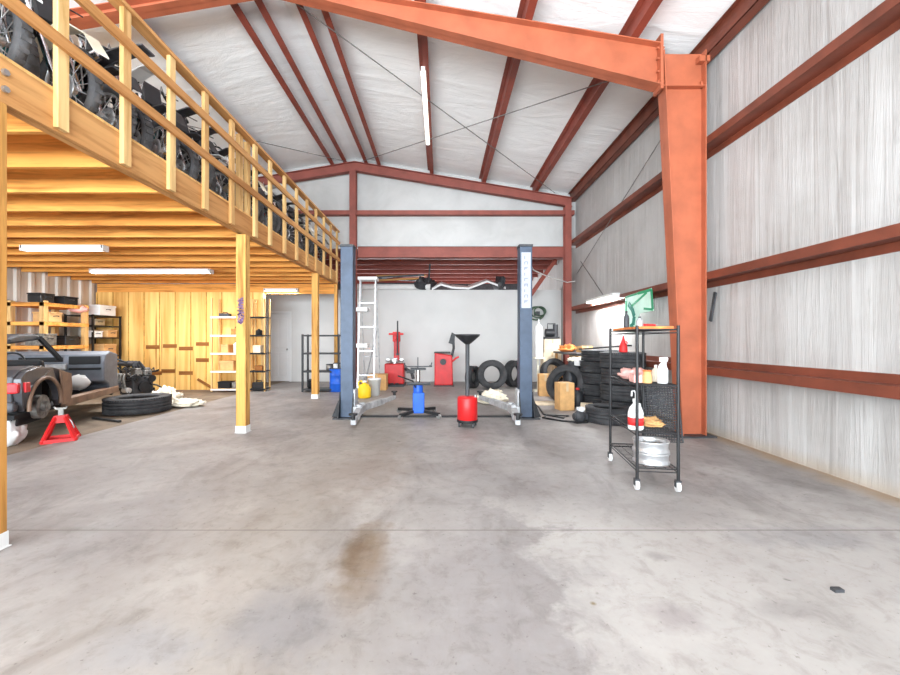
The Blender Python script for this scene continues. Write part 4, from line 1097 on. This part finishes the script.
b = MB(); b.tube([(.05, y, z) for y, z in ring], .024, 8); b.build('arch_lip', M['carbrown'], car)
b = MB()
for x0, x1 in ((-1.46,-.04),):
    prof = [(-.06,.55),(-.08,.72),(-.04,.9),(.1,.985),(.35,1.02),(.62,1.0),(.62,.97),(.1,.95),(0,.88),(-.02,.72),(0,.55)]
    b.prism(prof, 'yz', x0, x1)
b.build('trunk_deck', M['car'], car, .02)
b = MB(); b.b2(-1.5,-.0,-.12,.0,.47,.6); b.build('rear_bumper', M['car'], car, .04)
for x0, x1, in ((-.36,.03),(-1.53,-1.14)):
    b = MB(); b.b2(x0, x1, -.1, .04, .70, .83); b.build('tail_light', M['taill'], car, .02)
b = MB(); b.b2(-.03,.065,.0,.1,.70,.83); b.build('side_marker', M['taill'], car, .01)
b = MB(); b.b2(-1.45,-.05,.0,2.7,.36,.42); b.b2(-1.4,-.12,.9,.95,.42,.95); b.build('floor_pan', M['voidblack'], car)
b = MB(); b.b2(-.12,.02,1.05,2.95,.36,.48); b.build('rocker_sill', M['carbrown'], car, .015)
b = MB(); b.b2(-1.52,-1.38,1.05,2.9,.36,.48); b.build('rocker_sill', M['carbrown'], car, .015)
b = MB(); b.cyl((-.3,.46,.46),(.08,.46,.46),.04,n=12); b.cyl((-.06,.46,.46),(.02,.46,.46),.16,n=20); b.cyl((.02,.46,.46),(.07,.46,.46),.07,n=14); b.build('axle_hub', M['tin'], car)
b = MB(); b.b2(-.32,-.1,.16,.72,.24,.84); b.build('wheel_well', M['voidblack'], car, .04)
# dash / cowl
b = MB()
b.prism([(2.35,.62),(2.35,.98),(2.42,1.10),(2.62,1.16),(2.95,1.10),(2.98,.36),(2.62,.36),(2.55,.55)], 'yz', -1.5, 0.0)
dash = b.build('dashboard', M['dashgrey'], car, .03)
b = MB(); b.b2(-.50,-.05,2.325,2.36,.93,1.075); b.b2(-1.18,-.58,2.33,2.36,.98,1.06); b.b2(-.5,-.04,2.32,2.36,.83,.87); b.build('dash_recess', M['voidblack'], dash, .01)
b = MB(); b.b2(-1.2,-.52,2.28,2.34,.84,.94); b.build('dash_trim', M['armgray'], dash, .02)
b = MB(); b.ball((-.33,2.27,.62),(.16,.05,.13),12,None,.15,3); b.build('plastic_wrap', M['whitep'], dash)
b = MB(); b.b2(-.66,-.5,1.95,2.4,.36,.80); b.build('console', M['voidblack'], car, .03)
# seats and folded roof frame
for x in (-1.12,-.5):
    b = MB(); b.prism([(1.25,.42),(1.6,.42),(1.62,.58),(1.30,.6),(1.16,1.06),(1.05,1.08),(1.04,1.0),(1.18,.6)], 'yz', x-.22, x+.22); b.build('seat', M['voidblack'], car, .04)
MB().bar((-.62,2.35,1.02),(-.72,1.95,1.40),.05,.06).build('windshield_pillar', M['voidblack'], car)
MB().bar((-1.40,2.4,1.05),(-1.45,1.8,1.40),.05,.06).build('windshield_pillar', M['voidblack'], car)
b = MB(); b.prism([(1.25,1.38),(1.3,1.30),(2.0,1.36),(2.1,1.42),(1.9,1.46),(1.5,1.45)], 'yz', -1.62, -.75); b.build('folded_roof', M['dark'], car, .03)
b = MB(); b.cyl((-1.1,2.32,.9),(-1.1,2.0,.98),.03,n=10); b.tube([(-1.1+.18*math.cos(a), 1.98+.05*math.sin(a), .98+.17*math.sin(a)) for a in [2*PI*q/20 for q in range(20)]], .016, 8, True); b.build('steering_wheel', M['black'], car)
b = MB(); b.b2(-1.2,-.3,2.95,4.0,.35,.45); b.build('front_rail', M['dark'], car)

# jack stand
t = thing('jack_stand', 'red steel jack stand holding up the hub of the stripped car', 'jack stand', (-5.13, 5.40, -.012), R(35))
t.scale = (.88,.88,1.0)
for sx in (-1, 1):
    for sy in (-1, 1):
        MB().bar((sx*.055, sy*.055, .33), (sx*.19, sy*.17, .012), .045, .035).build('leg', M['red'], t)
MB().b2(-.075,.075,-.07,.07,.25,.35).build('head', M['red'], t, .005)
for p_, q_ in (((-.19,-.17,.03),(.19,-.17,.03)),((-.19,.17,.03),(.19,.17,.03)),((-.19,-.17,.03),(-.19,.17,.03)),((.19,-.17,.03),(.19,.17,.03))):
    MB().bar(p_, q_, .02, .05).build('base_bar', M['red'], t)
b = MB(); b.b2(-.03,.03,-.02,.02,.35,.44); b.prism([(-.06,.43),(.06,.43),(.08,.465),(.05,.45),(-.05,.45),(-.08,.465)], 'xz', -.03, .03); b.build('saddle', M['tin'], t)
MB().tube([(.07,-.03,.3),(.12,-.05,.27),(.16,-.06,.17)],.009,6).build('ratchet_lever', M['steel'], t)

lump('plastic_bag', 'white plastic bag on the floor under the tail of the car', 'bag', (-5.62, 5.15, -.012), (.2,.18,.24), 'whitep', 61, .15)
# engine
t = thing('car_engine', 'dark bare car engine resting on the floor by the plywood wall', 'engine', (-7.0, 9.2, -.012), R(-25))
b = MB(); b.b2(-.26,.26,-.22,.22,.12,.55); b.prism([(-.2,.0),(.2,.0),(.24,.14),(-.24,.14)], 'xz', -.2, .2); b.build('block', M['dark'], t, .03)
for s in (-1, 1):
    b = MB(); b.b2(-.28,.28,s*.1-.08,s*.1+.08,.55,.68); b.b2(-.26,.26,s*.1-.06,s*.1+.06,.68,.73); b.build('cylinder_head', M['tin'], t, .02)
b = MB()
for k in range(4): b.tube([(-.2+.13*k,-.2,.58),(-.2+.13*k,-.34,.6),(-.2+.13*k,-.36,.45),(-.1+.1*k,-.34,.3)], .03, 8)
b.build('exhaust_manifold', M['tin'], t)
b = MB()
for k in range(4): b.tube([(-.2+.13*k,.05,.72),(-.2+.13*k,-.05,.86),(-.2+.13*k,-.2,.84)], .035, 8)
b.cyl((-.3,-.2,.82),(.3,-.2,.82),.05,n=12); b.build('intake', M['dark'], t)
for (y, z, r_) in ((0,.3,.12),(-.15,.5,.07),(.16,.48,.08)):
    MB().cyl((.27,y,z),(.32,y,z),r_,n=18).build('pulley', M['black'], t)
b = MB(); rn = random.Random(2)
for k in range(46):
    p0 = Vector((rn.uniform(-.38,.38), rn.uniform(-.38,.2), rn.uniform(.12,.86)))
    p1 = p0 + Vector((rn.uniform(-.2,.2), rn.uniform(-.15,.15), rn.uniform(-.1,.15))); p2 = p1 + Vector((rn.uniform(-.2,.2), rn.uniform(-.1,.1), rn.uniform(-.18,.1)))
    p1.z = max(p1.z, .05); p2.z = max(p2.z, .05); b.tube([p0, p1, p2], rn.uniform(.01,.026), 6)
b.build('hoses', M['black'], t)
b = MB(); b.cyl((-.3,-.28,.4),(-.1,-.28,.4),.075,n=14); b.cyl((.1,-.3,.25),(.28,-.3,.25),.06,n=14); b.build('alternator', M['alu'], t)
lump('cloth_heap', 'off-white cloths heaped on the floor right of the flat black tyre', 'cloths', (-5.75, 8.35, 0), (.3,.24,.17), 'cloth', 71, .22)
lump('cloth_sheet', 'flat off-white cloth spread beside the cloth heap on the slab edge', 'cloths', (-5.22, 8.15, 0), (.32,.2,.08), 'cloth', 72, .25)
tag(MB().b2(-.4,.4,-.09,.09,0,.08).build('wood_offcut', M['brownw'], None, .004), 'short orange timber offcut lying behind the flat black tyre', 'timber').location = (-6.1, 8.4, -.012)
tag(MB().bar((-6.0,6.9,.0),(-5.3,6.6,.0),.05,.03).build('pry_bar', M['black']), 'black bar lying on the floor between the car and the flat tyre', 'bar').location = (0,0,.008)
# bits on the slab
tag(MB().box((0,0,.008),(.05,.03,.016)).build('debris_chip', M['dark']), 'small dark chip lying on the concrete near the right foreground', 'debris').location = (2.13, 2.15, 0)
# steel strap leaning on the right wall beside the column
tag(MB().bar((3.86,5.73,1.62),(3.84,5.60,2.02),.02,.06).build('wall_strap', M['dark']), 'short dark strap fixed on the right wall beside the big column', 'strap', None, 'structure')

# ------------------------------------------------------------------ daylight, rear deck fill and camera
w = bpy.data.worlds.new('daylight'); bpy.context.scene.world = w; w.use_nodes = True
bg = w.node_tree.nodes['Background']; bg.inputs['Color'].default_value = (.86,.94,1.0,1); bg.inputs['Strength'].default_value = 1.6
def area(name, loc, rot, sx, sy, e, c=(1,1,1)):
    l = bpy.data.lights.new(name, 'AREA'); l.shape = 'RECTANGLE'; l.size = sx; l.size_y = sy; l.energy = e; l.color = c
    o = bpy.data.objects.new(name, l); C.objects.link(o); o.location = loc; o.rotation_euler = rot; return o
area('door_daylight', (-2.6, Y0-.2, 2.0), (R(140), 0, 0), 11.5, 3.8, 3850, (.84,.935,1.0))
area('rear_deck_fill', (-.5, 18.3, 1.7), (R(-125), 0, 0), 7.0, 2.2, 800, (.9,.96,1.0))  # added uplight that brightens the red deck; the far wall has no opening

cam = bpy.data.cameras.new('camera'); cam.lens = 16; cam.sensor_width = 36; cam.sensor_fit = 'HORIZONTAL'
cam.shift_x = .010; cam.shift_y = .0028; cam.clip_start = .05; cam.clip_end = 200
co = bpy.data.objects.new('camera', cam); C.objects.link(co); co.location = (0,0,1.35); co.rotation_euler = (R(90),0,0)
sc = bpy.context.scene; sc.camera = co
vs = sc.view_settings; vs.view_transform = 'Standard'; vs.look = 'None'; vs.gamma = 1; vs.use_curve_mapping = False; vs.exposure = 0.32
sc.cycles.max_bounces = 12; sc.cycles.diffuse_bounces = 8; sc.cycles.use_denoising = True; sc.cycles.sample_clamp_indirect = 8
